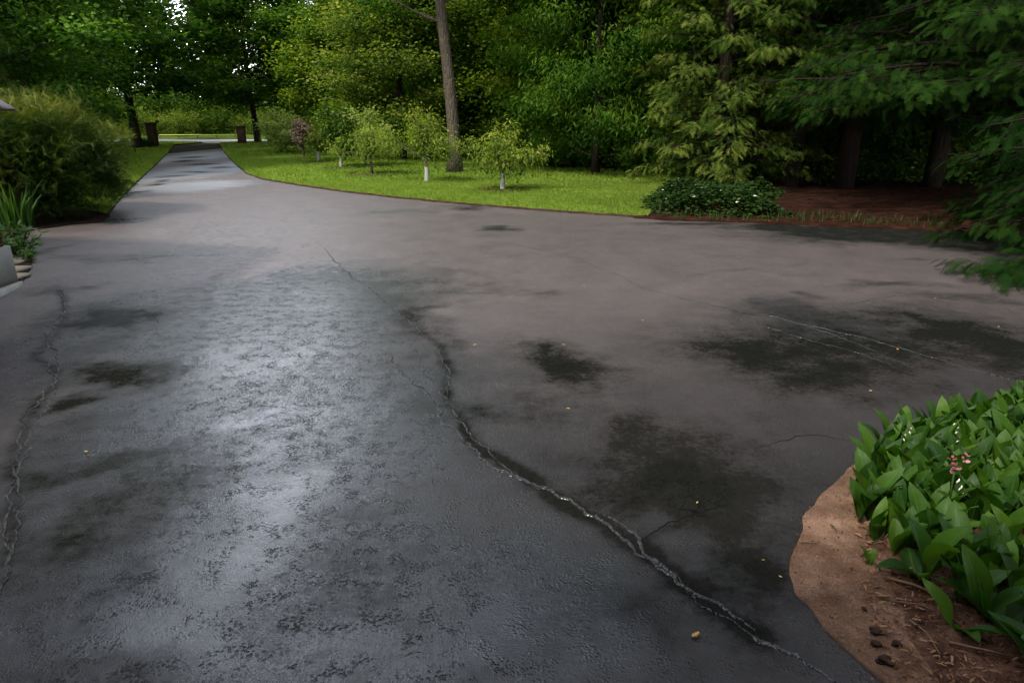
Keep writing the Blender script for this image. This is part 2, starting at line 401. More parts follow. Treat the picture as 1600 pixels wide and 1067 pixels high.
def grow(rng, H, r0, zc, R, nmain=22, nsub=5, lean=(0, 0), prof='round', up=.55, clus=3, twigs=True, wob=.03, trunk_mb=None, sub_len=.45, trunk_top=.93, k=9):
    mb = trunk_mb or MB()
    n = 9
    T = np.array([(lean[0] * (i / n) ** 1.0 * H + math.sin(i * 1.3 + rng.rand() * 2) * wob * (i > 0), lean[1] * (i / n) * H + math.cos(i * 1.7) * wob * (i > 0), H * trunk_top * i / n) for i in range(n + 1)])
    T[0, 2] = -.08
    rad = r0 * (1 - np.linspace(0, 1, n + 1) ** 1.1 * .88); rad[0] *= 1.3
    mb.tube(T, rad, k)
    C = []; O = []
    for i in range(nmain):
        t = (i + rng.rand()) / nmain
        z = zc + (H * trunk_top - zc) * t
        f = z / (H * trunk_top); p = np.array([np.interp(f * n, range(n + 1), T[:, q]) for q in range(3)])
        if prof == 'round': L = R * math.sqrt(max(.04, 1 - ((t - .38) / .66) ** 2))
        elif prof == 'cone': L = R * (1 - t * .85)
        elif prof == 'tall': L = R * (.75 + .25 * math.sin(t * 6)) * (1 - .6 * max(0, t - .6))
        elif prof == 'vase': L = R * (.55 + .45 * min(1, t * 1.6))
        L *= rng.uniform(.75, 1.12)
        az = i * 2.4 + rng.uniform(-.4, .4)
        e = up * (.25 + .95 * t)
        d = np.array((math.cos(az) * math.cos(e), math.sin(az) * math.cos(e), math.sin(e)))
        B = bez(p, d, L, 6, (0, 0, .15), rng, .07)
        rb = max(.012, r0 * .34 * (1 - .65 * t)) * np.linspace(1, .15, 7)
        mb.tube(B, rb, 5, cap=False)
        for s in range(nsub):
            u = .25 + .75 * (s + rng.rand() * .6) / nsub
            q = np.array([np.interp(u * 6, range(7), B[:, a]) for a in range(3)])
            a2 = az + (1 if s % 2 else -1) * rng.uniform(.5, 1.2)
            e2 = e * .6 + rng.uniform(-.25, .35)
            d2 = np.array((math.cos(a2) * math.cos(e2), math.sin(a2) * math.cos(e2), math.sin(e2)))
            L2 = L * sub_len * (1.1 - .5 * u)
            S = bez(q, d2, L2, 3, (0, 0, .1), rng, .1)
            if twigs: mb.tube(S, max(.006, rb[3] * .4) * np.linspace(1, .3, 4), 4, cap=False)
            for c in range(clus):
                w = (c + 1) / clus
                C.append(np.array([np.interp(w * 3, range(4), S[:, a]) for a in range(3)])); O.append(d2)
        C.append(B[-1]); O.append(d)
    return mb, np.array(C), np.array(O)

def broad_tree(name, loc, seed, H, r0, zc, R, leafm, size, per, spread, label, cat='tree', group=None, bark='darkbark', lean=(0, 0), prof='round', nmain=24, nsub=5, clus=3, tmpl=DIAMOND, up=.55, droop=0., flat=.55, light=.5, rz=0, **kw):
    rng = rs(seed)
    mb, C, O = grow(rng, H, r0, zc, R, nmain, nsub, lean, prof, up, clus, **kw)
    if name == 'maple_tree' and loc[1] > 38:     # a thin place in both crowns where the sky shows
        wx, wy = C[:, 0] + loc[0], C[:, 1] + loc[1]; keep = ~((np.abs(wx / wy + .447) < .017) & (C[:, 2] > 6.6)); C, O = C[keep], O[keep]
    t = empty(name, loc, rz); tag(t, label, cat, group)
    link('trunk', mb.mesh('trunk', M[bark], True), t)
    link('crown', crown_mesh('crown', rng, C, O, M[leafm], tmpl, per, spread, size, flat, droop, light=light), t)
    return t
def copy_tree(root, loc, rz, s, label=None):
    r = root.copy(); col.objects.link(r); r.location = loc; r.rotation_euler = (0, 0, rz); r.scale = s if isinstance(s, tuple) else (s, s, s)
    if label: r['label'] = label
    for ch in list(root.children):
        c = ch.copy(); col.objects.link(c); c.parent = r
    return r

# ================================================================== SETTING
def poly_sheet(name, pts, z, material, skirt=None, kind='structure', edge_mat=None, wobble=0.0, seed=0, step=.12):
    """flat sheet from outline with a short skirt down to the surface below"""
    from mathutils.geometry import tessellate_polygon
    from mathutils import Vector
    P = [np.array(p[:2]) for p in pts]; Q = []
    r = rs(seed)
    for i in range(len(P)):
        a, b = P[i], P[(i + 1) % len(P)]; L = np.linalg.norm(b - a)
        k = int(max(1, min(60, L / step)))
        for j in range(k): Q.append(a + (b - a) * j / k)
    Q = np.array(Q)
    if wobble:
        Q = Q + np.stack([fbm(Q[:, 0] * 6, Q[:, 1] * 6, seed) - .5, fbm(Q[:, 0] * 6 + 9, Q[:, 1] * 6, seed + 5) - .5], 1) * wobble * 2
    tris = tessellate_polygon([[Vector((a, b, 0)) for a, b in Q]])
    n = len(Q)
    V = [(a, b, z) for a, b in Q]
    T = []
    for t in tris:
        a, b, c = [Q[i] for i in t]
        T.append(t if (b[0] - a[0]) * (c[1] - a[1]) - (b[1] - a[1]) * (c[0] - a[0]) > 0 else t[::-1])
    fs = [np.array(T)]; fm = [0] * len(T)
    if skirt is not None:
        V += [(a, b, skirt) for a, b in Q]
        fs.append(np.array([(i, i + n, (i + 1) % n + n, (i + 1) % n) for i in range(n)])); fm += [1] * n
    o = link(name, mesh_np(name, V, fs, [material, edge_mat or material], False, fmat=fm))
    tag(o, kind=kind); return o, Q

# big ground sheet
mb = MB(); mb.add([(-400, -200, -.03), (400, -200, -.03), (400, 600, -.03), (-400, 600, -.03)], [(0, 1, 2, 3)])
tag(link('ground', mb.mesh('ground', M['earth'])), kind='structure')

# driveway sheet with wetness masks and painted shade and sheen masks
def gaxis(lo, hi, a, b, fine, grow_):
    s = [a]
    while s[-1] < b: s.append(s[-1] + fine)
    st = fine
    while s[-1] < hi: st *= grow_; s.append(s[-1] + st)
    st = fine; L = [a]
    while L[-1] > lo: st *= grow_; L.append(L[-1] - st)
    return np.array(L[::-1][:-1] + s)
gx = gaxis(-17, 26, -5, 6, .035, 1.03); gy = gaxis(-3, 53.5, .6, 9, .035, 1.012)
X, Y = np.meshgrid(gx, gy, indexing='xy')
WX = X + (fbm(X * 1.6, Y * 1.6, 11) - .5) * .7 + (fbm(X * 7, Y * 7, 17) - .5) * .14
WY = Y + (fbm(X * 1.6 + 50, Y * 1.6, 12) - .5) * .9 + (fbm(X * 7, Y * 7 + 40, 18) - .5) * .14
def blob(px, py, rx, ry, amp=1.0, p=1.0, rot=0.0):
    rx *= 1.15; ry *= 1.15
    c = G(px, py); ex = G(px + rx, py); a = abs(ex[0] - c[0]); far = G(px, py - ry); near = G(px, py + ry); b = (far[1] - near[1]) / 2
    dx, dy = WX - c[0], WY - (far[1] + near[1]) / 2
    ca, sa = math.cos(rot), math.sin(rot)
    q = ((dx * ca + dy * sa) / a) ** 2 + ((-dx * sa + dy * ca) / b) ** 2
    return amp * np.exp(-q ** p)
wet = np.zeros_like(X)
for b in [(380, 560, 330, 130), (330, 760, 420, 190), (420, 960, 560, 190), (760, 980, 260, 170), (420, 450, 230, 35, .9), (560, 640, 160, 120, .8), (900, 1040, 170, 120, .7),
          (300, 292, 70, 9, 1), (310, 268, 60, 14, 1.2), (312, 245, 45, 12, 1.2), (312, 230, 38, 5, 1.1), (190, 345, 60, 7, .9), (250, 400, 160, 8, .6), (620, 330, 60, 5, .6), (60, 550, 120, 120, .7),
          (1290, 520, 120, 50, .5), (1100, 900, 120, 110, .35)]:
    wet = np.maximum(wet, blob(*b))
wet = np.maximum(wet, blob(420, 500, 300, 70, 1.0)); wet -= blob(300, 432, 90, 14, .3) + blob(720, 510, 110, 35, .55) + blob(300, 430, 90, 18, .5)
dark = np.zeros_like(X)  # damp patches, with dark tree reflections and near shade painted in
def along(P, wd, amp):
    P = np.array([p[:2] for p in GA(P)]); best = np.full(X.shape, 9.0)
    XX = X + (WX - X) * .25; YY = Y + (WY - Y) * .25
    for a, b in zip(P[:-1], P[1:]):
        ab = b - a; t = np.clip(((XX - a[0]) * ab[0] + (YY - a[1]) * ab[1]) / (ab @ ab), 0, 1)
        best = np.minimum(best, np.hypot(XX - a[0] - t * ab[0], YY - a[1] - t * ab[1]))
    return amp * np.exp(-(best / wd) ** 2)
for q in (([(640, 500), (690, 560), (700, 640), (760, 710), (860, 765), (940, 812), (1010, 865), (1060, 915), (1120, 962), (1190, 1000)], .07, .9),
          ([(95, 452), (100, 490), (60, 560), (85, 590), (40, 650), (20, 700), (25, 760), (5, 880)], .06, .8), ([(1000, 835), (1060, 815), (1130, 785), (1180, 760)], .04, .7),
          ([(1150, 487), (1230, 500), (1310, 525), (1400, 560)], .10, .7)):
    dark = np.maximum(dark, along(*q))
for b in [(150, 500, 85, 20, 1.2), (165, 598, 95, 26, 1.4), (90, 640, 60, 16, 1), (130, 745, 130, 36, 1.1), (140, 450, 30, 6, .8), (635, 505, 38, 34, .95), (880, 570, 100, 32, 1), (850, 458, 55, 8, .6),
          (1050, 745, 125, 70, 1), (1000, 680, 70, 40, .8), (960, 660, 50, 30, .45), (1150, 880, 70, 70, .8), (720, 655, 80, 30, .8), (830, 640, 120, 50, .5), (1210, 560, 140, 34, 1), (1330, 590, 150, 30, 1), (1500, 530, 130, 46, 1.1), (1340, 555, 260, 46, .95), (1050, 735, 160, 90, .7), (660, 540, 50, 40, .6), (870, 575, 130, 40, .6), (740, 660, 110, 40, .55), (900, 600, 130, 30, .45),
          (1600, 560, 120, 60, 1.0), (1275, 463, 36, 7, .7), (1400, 447, 80, 6, .7), (1530, 470, 110, 9, .7), (1440, 408, 50, 4, .5), (785, 357, 36, 3, .9), (728, 325, 24, 3, .9), (705, 322, 30, 2, .5),
          (1400, 368, 180, 11, 1.7), (1560, 380, 120, 14, 1.7), (1270, 357, 130, 6, 1.5), (1090, 351, 90, 3, 1.0), (238, 289, 8, 2, 1.3), (228, 300, 9, 2, 1.2), (250, 283, 7, 2, 1.2), (288, 252, 16, 2, 1.3), (320, 257, 22, 1.5, 1.1), (300, 246, 14, 1.5, 1.1), (345, 262, 20, 1.5, .9), (310, 269, 30, 1.5, 1.0), (265, 276, 18, 2, .9), (1160, 425, 90, 3, .4), (540, 860, 200, 90, .4), (750, 720, 60, 40, .3),
          (20, 620, 60, 180, .55), (60, 950, 150, 160, .6), (1000, 1000, 160, 120, .45), (560, 880, 170, 90, .6), (70, 880, 150, 190, .8), (1130, 960, 150, 110, .55), (640, 1050, 300, 60, .45), (200, 1050, 200, 60, .6), (1180, 830, 200, 160, .38), (1200, 640, 160, 50, .25), (700, 900, 160, 120, .35), (560, 820, 120, 60, .4), (1380, 520, 240, 50, .7), (60, 700, 90, 60, .6), (130, 870, 110, 120, .7), (520, 960, 120, 60, .5), (760, 870, 120, 60, .35), (45, 400, 16, 25, .5), (70, 455, 60, 12, .7)]:
    dark = np.maximum(dark, blob(*b))
pool = np.zeros_like(X)
for b in [(390, 650, 95, 34), (440, 780, 80, 30, .9), (340, 850, 120, 55), (270, 960, 80, 60, .9), (640, 650, 60, 20, .5), (330, 720, 110, 35, .8), (380, 560, 120, 40, .7), (560, 470, 110, 25, .6), (860, 1000, 110, 60, .6), (560, 1030, 100, 40, .5), (1050, 740, 90, 45, .8), (1500, 540, 120, 40, .8), (170, 600, 70, 20, .6)]:
    pool = np.maximum(pool, blob(*b))
Z = (fbm(X * .7, Y * .7, 31) - .5) * .006
nx, ny = len(gx), len(gy)
V = np.stack([X.ravel(), Y.ravel(), Z.ravel()], 1)
i = np.arange(ny - 1)[:, None] * nx; j = np.arange(nx - 1)[None, :]
Q = np.stack([i + j, i + j + 1, i + nx + j + 1, i + nx + j], -1).reshape(-1, 4)
driveway = link('driveway', mesh_np('driveway', V, [Q], M['asphalt'], True, attrs={'wet': np.clip(wet, 0, 1).ravel(), 'dark': np.clip(dark, 0, 1).ravel(), 'pool': np.clip(pool, 0, 1).ravel(), 'nearshade': np.clip((6.4 - WY + .2 * np.maximum(WX, 0)) / 3.6, 0, 1).ravel(), 'farsheen': np.clip((Y - 11) / 8, 0, 1).ravel(), 'craze': np.clip(blob(1180, 640, 200, 70) + blob(1000, 760, 170, 60, .9) + blob(900, 480, 120, 40, .6), 0, 1).ravel()}))
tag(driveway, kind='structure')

# sealed cracks: raised uneven beads of sealer
def crack(P, w0, w1, seed, hgt=.006, broken=.34, m='crack'):
    r = rs(seed)
    P = np.array([p[:2] for p in GA(P)]); seg = np.linalg.norm(np.diff(P, axis=0), axis=1); s = np.concatenate([[0], np.cumsum(seg)])
    n = int(s[-1] / .014); t = np.linspace(0, s[-1], n)
    C = np.stack([np.interp(t, s, P[:, 0]), np.interp(t, s, P[:, 1])], 1)
    off = (fbm(t * 5, t * 0, seed) - .5) * .10 + (fbm(t * 25, t * 0, seed + 3) - .5) * .035
    D = np.gradient(C, axis=0); D /= np.linalg.norm(D, axis=1)[:, None] + 1e-9; Nn = np.stack([-D[:, 1], D[:, 0]], 1)
    C = C + Nn * off[:, None]
    w = .44 * np.interp(t, [0, s[-1]], [w0, w1]) * (.35 + 1.3 * fbm(t * 14, t * 0, seed + 7)) * np.clip(np.minimum(t, s[-1] - t) / .2, .05, 1)
    gate = np.where(fbm(t * 3, t * 0, seed + 9) < broken, .15, 1.0); w = w * gate
    V = []; prof = [(-1, -.002), (-.55, hgt * .8), (0, hgt * .45), (.55, hgt), (1, -.002)]
    for k, (u, z) in enumerate(prof):
        hz = z if z < 0 else .62 * z * (.4 + fbm(t * 40, t * 0 + k, seed + 13))
        q = C + Nn * (w * u)[:, None]
        V.append(np.stack([q[:, 0], q[:, 1], hz + .002 + np.zeros(n) if z >= 0 else np.full(n, z)], 1))
    V = np.stack(V, 1).reshape(-1, 3); kk = len(prof)
    i = np.arange(n - 1)[:, None] * kk; j = np.arange(kk - 1)[None, :]
    Q = np.stack([i + j + 1, i + j, i + kk + j, i + kk + j + 1], -1).reshape(-1, 4)
    return link('crack', mesh_np('crack', V, [Q], M[m], True), driveway)
crack([(508, 388), (530, 415), (560, 440), (600, 470), (640, 500), (690, 550), (705, 590), (698, 630)], .02, .008, 1, .004)
crack([(610, 556), (640, 590), (680, 630), (690, 660), (730, 690), (780, 735), (860, 765), (920, 800), (985, 845), (1030, 890), (1100, 950), (1180, 990), (1260, 1030), (1330, 1066)], .013, .020, 2, .009)
crack([(640, 530), (690, 620), (740, 680), (800, 738), (850, 760)], .010, .010, 3, .006, .4)
crack([(940, 795), (995, 845), (1045, 895), (1110, 945), (1180, 985)], .016, .022, 4, .009, .2)
crack([(1000, 450), (1080, 470), (1150, 485), (1230, 500), (1310, 525), (1380, 555), (1440, 582)], .016, .012, 5, .005)
crack([(1230, 500), (1330, 522), (1430, 552), (1560, 588), (1650, 610)], .010, .012, 6, .005, .4)
crack([(1130, 490), (1200, 512), (1300, 540), (1400, 575)], .008, .006, 7, .004, .5)
crack([(95, 452), (100, 490), (60, 560), (85, 590), (40, 650), (20, 700), (25, 760), (5, 880), (-10, 960)], .02, .012, 8)
crack([(75, 520), (95, 570), (70, 640), (45, 700), (20, 800), (12, 900)], .012, .012, 9, .005, .3)
crack([(1005, 835), (1060, 818), (1120, 790), (1160, 765)], .009, .005, 12, .002, .1, 'opencrack')
crack([(1180, 700), (1230, 690), (1270, 680), (1330, 690)], .006, .005, 13, .002, .3, 'opencrack')
crack([(1300, 480), (1400, 462), (1520, 470), (1600, 492)], .010, .010, 14, .003, .5)
crack([(790, 380), (880, 398), (960, 428), (1010, 452)], .012, .010, 15, .003, .45)

# lawns, beds, road --------------------------------------------------------
LR = GA([(343, 225), (350, 238), (365, 255), (385, 272), (410, 281), (470, 291), (540, 301), (620, 310), (700, 318), (800, 326), (900, 334), (975, 339), (1012, 341)])
lawn_r_poly = LR + [G(1040, 300), (5.0, 19.5, 0), (9, 21, 0), (4, 27, 0), (-1, 36, 0), (-6, 46, 0), (-9, 53.0, 0), (G(343, 225)[0] + .3, 53.0, 0)]
lawnR, _ = poly_sheet('lawn', lawn_r_poly, .045, M['lawn'], -.01, edge_mat=M['soil'], wobble=.05, seed=3, step=.1)
LL = GA([(272, 227), (262, 240), (240, 262), (215, 285), (195, 305), (180, 322), (168, 338)])
lawn_l_poly = LL[::-1] + [(G(272, 227)[0] - .2, 53.0, 0), (-45, 53.0, 0), (-45, 18, 0), (-14, 15.5, 0), (-9.5, 14.2, 0)]
lawnL, _ = poly_sheet('lawn', lawn_l_poly, .045, M['lawn'], -.01, edge_mat=M['soil'], wobble=.05, seed=4, step=.1)
bedL_poly = [G(172, 335), G(163, 347), G(110, 352), G(60, 359), G(24, 366), G(40, 385), G(50, 400), G(46, 425), G(33, 447), (-5.42, 7.35, 0), (-20, 7.35, 0), (-20, 16.2, 0), (-9.8, 14.6, 0)]
poly_sheet('garden_bed', bedL_poly, .022, M['soil'], -.01, wobble=.05, seed=5)
bedR_poly = [G(1335, 735), G(1290, 770), G(1250, 810), G(1233, 870), G(1245, 930), G(1290, 985), G(1340, 1030), G(1375, 1067), (2.2, .9, 0), (3.2, .3, 0), (8, .3, 0), (8, 3.6, 0), G(1900, 570), G(1620, 625), G(1500, 655), G(1400, 690), G(1350, 712)]
poly_sheet('sand_bed', bedR_poly, .010, M['sand'], -.01, wobble=.03, seed=6, step=.03)
bedC_poly = [G(990, 341), G(1040, 345), G(1110, 347), G(1200, 350), G(1290, 354), G(1400, 358), G(1500, 363), G(1600, 370), G(1900, 392), (30, 8, 0), (40, 30, 0), (8, 24, 0), (5.2, 19.0, 0), G(1045, 300)]
poly_sheet('needle_bed', bedC_poly, .030, M['litter'], -.01, wobble=.06, seed=7)
mulch_poly = [G(1345, 735), G(1362, 800), G(1385, 860), G(1400, 930), G(1430, 1000), G(1470, 1067), (2.75, .9, 0), (5, .6, 0), (5.2, 3.2, 0), G(1620, 650), G(1500, 680), G(1400, 700)]
poly_sheet('mulch_bed', mulch_poly, .0135, M['mulch'], .008, wobble=.05, seed=8, step=.04)
# the crossing road and its verge
mb = MB(); mb.add([(-120, 53.2, .012), (120, 51.5, .012), (120, 60.5, .012), (-120, 62.5, .012)], [(0, 1, 2, 3)])
tag(link('road', mb.mesh('road', M['road'])), kind='structure')
mb = MB(); mb.add([(-120, 62.3, .03), (120, 60.3, .03), (120, 68, .6), (-120, 70, .6)], [(0, 1, 2, 3)])
tag(link('road_verge', mb.mesh('road_verge', M['verge'])), kind='structure')

# grass blades ------------------------------------------------------------
def inside(P, x, y):
    r = np.zeros(len(x), bool); n = len(P)
    for i in range(n):
        x1, y1 = P[i][:2]; x2, y2 = P[(i + 1) % n][:2]
        c = ((y1 > y) != (y2 > y)) & (x < (x2 - x1) * (y - y1) / (y2 - y1 + 1e-12) + x1); r ^= c
    return r
BLADE = (np.array([(0, -.09, 0), (0, .09, 0), (.35, .06, .62), (.35, -.06, .62), (.8, 0, 1.0)]), None)
def grass(name, poly, dens, seed, y0, y1, xlim=(-45, 12), h=.042, m='grass', z=.045, label=None, wid=1.0):
    r = rs(seed); P = np.array([p[:2] for p in poly])
    lo = np.maximum(P.min(0), (xlim[0], y0)); hi = np.minimum(P.max(0), (xlim[1], y1))
    n = int((hi[0] - lo[0]) * (hi[1] - lo[1]) * dens)
    x = r.uniform(lo[0], hi[0], n); y = r.uniform(lo[1], hi[1], n)
    k = inside(poly, x, y)
    k &= np.abs(x) < y * .84 + 1
    x, y = x[k], y[k]; n = len(x)
    s = h * r.uniform(.5, 1.25, n) * (.8 + .5 * fbm(x * 2, y * 2, seed))
    a = r.uniform(0, 2 * PI, n); lean = r.uniform(.2, 1.0, n)
    V0 = BLADE[0]
    ca, sa = np.cos(a), np.sin(a)
    lx = V0[None, :, 0] * lean[:, None]; ly = V0[None, :, 1] * wid + 0 * lx; lz = V0[None, :, 2] + 0 * lx
    V = np.stack([x[:, None] + s[:, None] * (lx * ca[:, None] - ly * sa[:, None]), y[:, None] + s[:, None] * (lx * sa[:, None] + ly * ca[:, None]), z + s[:, None] * lz], -1).reshape(-1, 3)
    b = (np.arange(n) * 5)[:, None]
    t = np.clip(.38 + .28 * r.rand(n) + .5 * (fbm(x * .5, y * .5, seed + 3) - .5) + .5 * (fbm(x * 6, y * 6, seed + 4) - .5), 0, 1)
    return link(name, mesh_np(name, V, [b + np.array([[0, 1, 2, 3]]), b + np.array([[3, 2, 4]])], M[m], False, np.repeat(t, 5)))
def merge_stuff(o, label, cat):
    tag(o, label, cat, kind='stuff'); return o
merge_stuff(grass('grass', lawn_r_poly, 2600, 1, 9, 19, wid=1.3), 'short bright green mown grass along the front of the right lawn', 'grass')
merge_stuff(grass('grass', lawn_r_poly, 420, 2, 19, 34, h=.055, wid=2.6), 'short bright green mown grass around the young fruit trees', 'grass')
merge_stuff(grass('grass', lawn_r_poly, 110, 3, 34, 53, h=.07, wid=5), 'short bright green mown grass at the far end of the right lawn', 'grass')
merge_stuff(grass('grass', lawn_l_poly, 700, 4, 10, 24, h=.05, wid=2), 'green mown grass beside the round cypress bush', 'grass')
merge_stuff(grass('grass', lawn_l_poly, 150, 5, 24, 53, h=.07, wid=4.2), 'green mown grass on the left lawn under the maples', 'grass')

# ================================================================== WOODS
def wood_proto(seed, H, zc, R, leafm, size, per, spread, light, tmpl=DIAMOND, prof='tall', droop=0., nmain=34):
    return broad_tree('woodland_tree', (0, 0, 0), seed, H, .19, zc, R, leafm, size, per, spread, 'tall leafy tree massed in the dense green wood', group='trees massed in the wood', prof=prof, nmain=nmain, nsub=5, clus=3, tmpl=tmpl, droop=droop, flat=.6, light=light, twigs=False, up=.45, sub_len=.5)
protos = [wood_proto(101, 17, .9, 3.6, 'wood', .145, 78, .48, .50, BROAD),
          wood_proto(102, 19, 1.2, 3.8, 'maple', .15, 78, .50, .48, BROAD),
          wood_proto(103, 15, .6, 3.5, 'wood', .14, 78, .48, .58, BROAD),
          wood_proto(104, 18, .6, 3.6, 'droop', .22, 78, .48, .5, LANCE, droop=.9),
          wood_proto(105, 16, .9, 3.6, 'dark_maple', .15, 78, .48, .5, BROAD)]
used = [False] * 5
GROUPS = {}
def put_wood(k, x, y, s, rz, sz=1.0, label=None, group=None):
    lab = label
    if not used[k]:
        o = protos[k]; used[k] = True; o.location = (x, y, 0); o.rotation_euler.z = rz; o.scale = (s, s, s * sz)
        if lab: o['label'] = lab
    else:
        o = copy_tree(protos[k], (x, y, 0), rz, (s, s, s * sz), lab or 'tall leafy tree massed in the dense green wood')
    o['group'] = group or 'trees massed in the wood'
    return o
r = rs(7)
edge = np.array([(14, 20.5), (9.5, 22), (5.8, 23.0), (3.0, 26.5), (-.2, 31.0), (-3.2, 37.0), (-6.5, 44.5), (-9, 51)])
dist = np.concatenate([[0], np.cumsum(np.linalg.norm(np.diff(edge, axis=0), axis=1))])
kseq = 0
for row, off in enumerate((0.6, 4.6, 9.2, 15)):
    stp = (3.3, 4.2, 5.2, 6.5)[row]
    for a in np.arange(0, dist[-1], stp):
        a = a + r.uniform(-.5, .5)
        x = np.interp(a, dist, edge[:, 0]) + off * .80 + r.uniform(-.5, .5); y = np.interp(a, dist, edge[:, 1]) + off * .6 + r.uniform(-.5, .5)
        k = [0, 3, 2, 1, 0, 2, 4, 3, 1][kseq % 9]; kseq += 1
        put_wood(k, x, y, r.uniform(.85, 1.1), r.uniform(0, 6.28), r.uniform(.9, 1.15))
# right-hand depth of the wood behind the cedars
for x, y in [(13, 26), (17, 23), (20, 19), (23, 15), (18, 28), (23, 24), (27, 19), (12, 32), (28, 28), (24, 10), (30, 14), (19, 14.5)]:
    put_wood(int(r.randint(0, 5)), x, y, r.uniform(.9, 1.1), r.uniform(0, 6.28))
for i in range(16):
    put_wood(int(r.choice([0, 1, 4])), 6.5 + i * 1.35, 27.5 - i * .7 + r.uniform(-1, 1), r.uniform(.8, 1.0), r.uniform(0, 6.28))
# beyond the road
L2 = 'leafy tree standing beyond the crossing road'; G2 = 'trees beyond the crossing road'
for i, x in enumerate(np.arange(-62, 14, 3.6)):
    s = .70 + .12 * r.rand()
    if -35 < x < -27: s *= .62
    put_wood([0, 2, 1, 4, 2][i % 5], x + r.uniform(-1, 1), 70 + r.uniform(-1.5, 3), s * 1.15, r.uniform(0, 6.28), 1.0, L2, G2)
for i, x in enumerate(np.arange(-70, 14, 6.5)):
    if -41 < x < -31: continue
    put_wood([0, 2, 4][i % 3], x, 80, .95, r.uniform(0, 6.28), .85, L2, G2)
# left woods beyond the left lawn
L3 = 'tall dark tree in the wood along the left lawn'; G3 = 'trees in the left wood'
for x, y in [(-21, 25), (-26, 31), (-30, 37), (-34, 44), (-36, 50), (-24, 20), (-31, 27), (-38, 36), (-41, 46), (-27, 23), (-20, 19.5), (-44, 52), (-19, 16)]:
    put_wood([4, 1, 4, 4, 1][int(r.randint(0, 5))], x, y, r.uniform(.95, 1.1), r.uniform(0, 6.28), 1.0, L3, G3)

# shrubs of the wood edge
def shrub_proto(seed, leafm, H, R, size, per, light, tmpl=DIAMOND, droop=0.):
    rng = rs(seed); mb = MB(); C = []; O = []
    for i in range(26):
        az = i * 2.4; e = rng.uniform(.15, 1.45); L = R * (1 - .25 * rng.rand()) if e < .7 else H * .9 * rng.uniform(.7, 1)
        d = (math.cos(az) * math.cos(e), math.sin(az) * math.cos(e), math.sin(e))
        B = bez((0, 0, -.05), d, L, 5, (0, 0, .2), rng, .12)
        mb.tube(B, .022 * np.linspace(1, .2, 6), 4, cap=False)
        for u in (.3, .45, .6, .75, .88, 1.0):
            q = np.array([np.interp(u * 5, range(6), B[:, a]) for a in range(3)])
            for c in range(3): C.append(q + rng.normal(size=3) * .22 * R * .5); O.append(np.array(d))
    C = np.array(C); C[:, 2] = np.maximum(C[:, 2], .12)
    t = empty('shrub', (0, 0, 0)); tag(t, 'leafy undergrowth shrub at the foot of the wood', 'shrub', 'undergrowth shrubs at the wood edge')
    link('stems', mb.mesh('stems', M['darkbark'], True), t)
    link('foliage', crown_mesh('foliage', rng, C, np.array(O), M[leafm], tmpl, per, .17 * R, size, .8, droop, light=light), t)
    return t
shr = [shrub_proto(201, 'shrub', 2.0, 1.3, .09, 26, .45), shrub_proto(202, 'shrub', 1.7, 1.4, .08, 26, .55), shrub_proto(203, 'pale', 1.9, 1.2, .09, 22, .45)]
susd = [False] * 3
def put_shrub(k, x, y, s, rz, label=None, group=None):
    if not susd[k]:
        o = shr[k]; susd[k] = True; o.location = (x, y, 0); o.rotation_euler.z = rz; o.scale = (s, s, s)
    else: o = copy_tree(shr[k], (x, y, 0), rz, s, 'leafy undergrowth shrub at the foot of the wood')
    if label: o['label'] = label
    o['group'] = group or 'undergrowth shrubs at the wood edge'
    return o
edge2 = np.array([(13, 18.5), (8.5, 20), (4.6, 20.6), (1.6, 24.6), (-1.6, 29.5), (-4.8, 36.0), (-8, 44), (-10.5, 51)])
d2 = np.concatenate([[0], np.cumsum(np.linalg.norm(np.diff(edge2, axis=0), axis=1))])
for a in np.arange(0, d2[-1], 1.35):
    x = np.interp(a, d2, edge2[:, 0]) + r.uniform(0, 1.2); y = np.interp(a, d2, edge2[:, 1]) + r.uniform(0, 1)
    put_shrub(int(r.choice([0, 1, 0, 1, 2])), x, y, r.uniform(.7, 1.25), r.uniform(0, 6.28))
for x in np.arange(8, 24, 1.3):
    put_shrub(int(r.choice([0, 1])), x, 23.5 - (x - 8) * .35 + r.uniform(-.5, .5), r.uniform(1.3, 1.9), r.uniform(0, 6.28))
for x in np.arange(-46, 6, 2.3):
    put_shrub(int(r.choice([0, 1])), x, 70 + r.uniform(-.8, .8), r.uniform(2.4, 3.2), r.uniform(0, 6.28), 'rounded bush on the verge beyond the crossing road', 'bushes beyond the crossing road')
    put_shrub(int(r.choice([1, 2, 2])), x, 66 + r.uniform(-.5, 1.5), r.uniform(1.0, 1.7), r.uniform(0, 6.28), 'rounded bush on the verge beyond the crossing road', 'bushes beyond the crossing road')

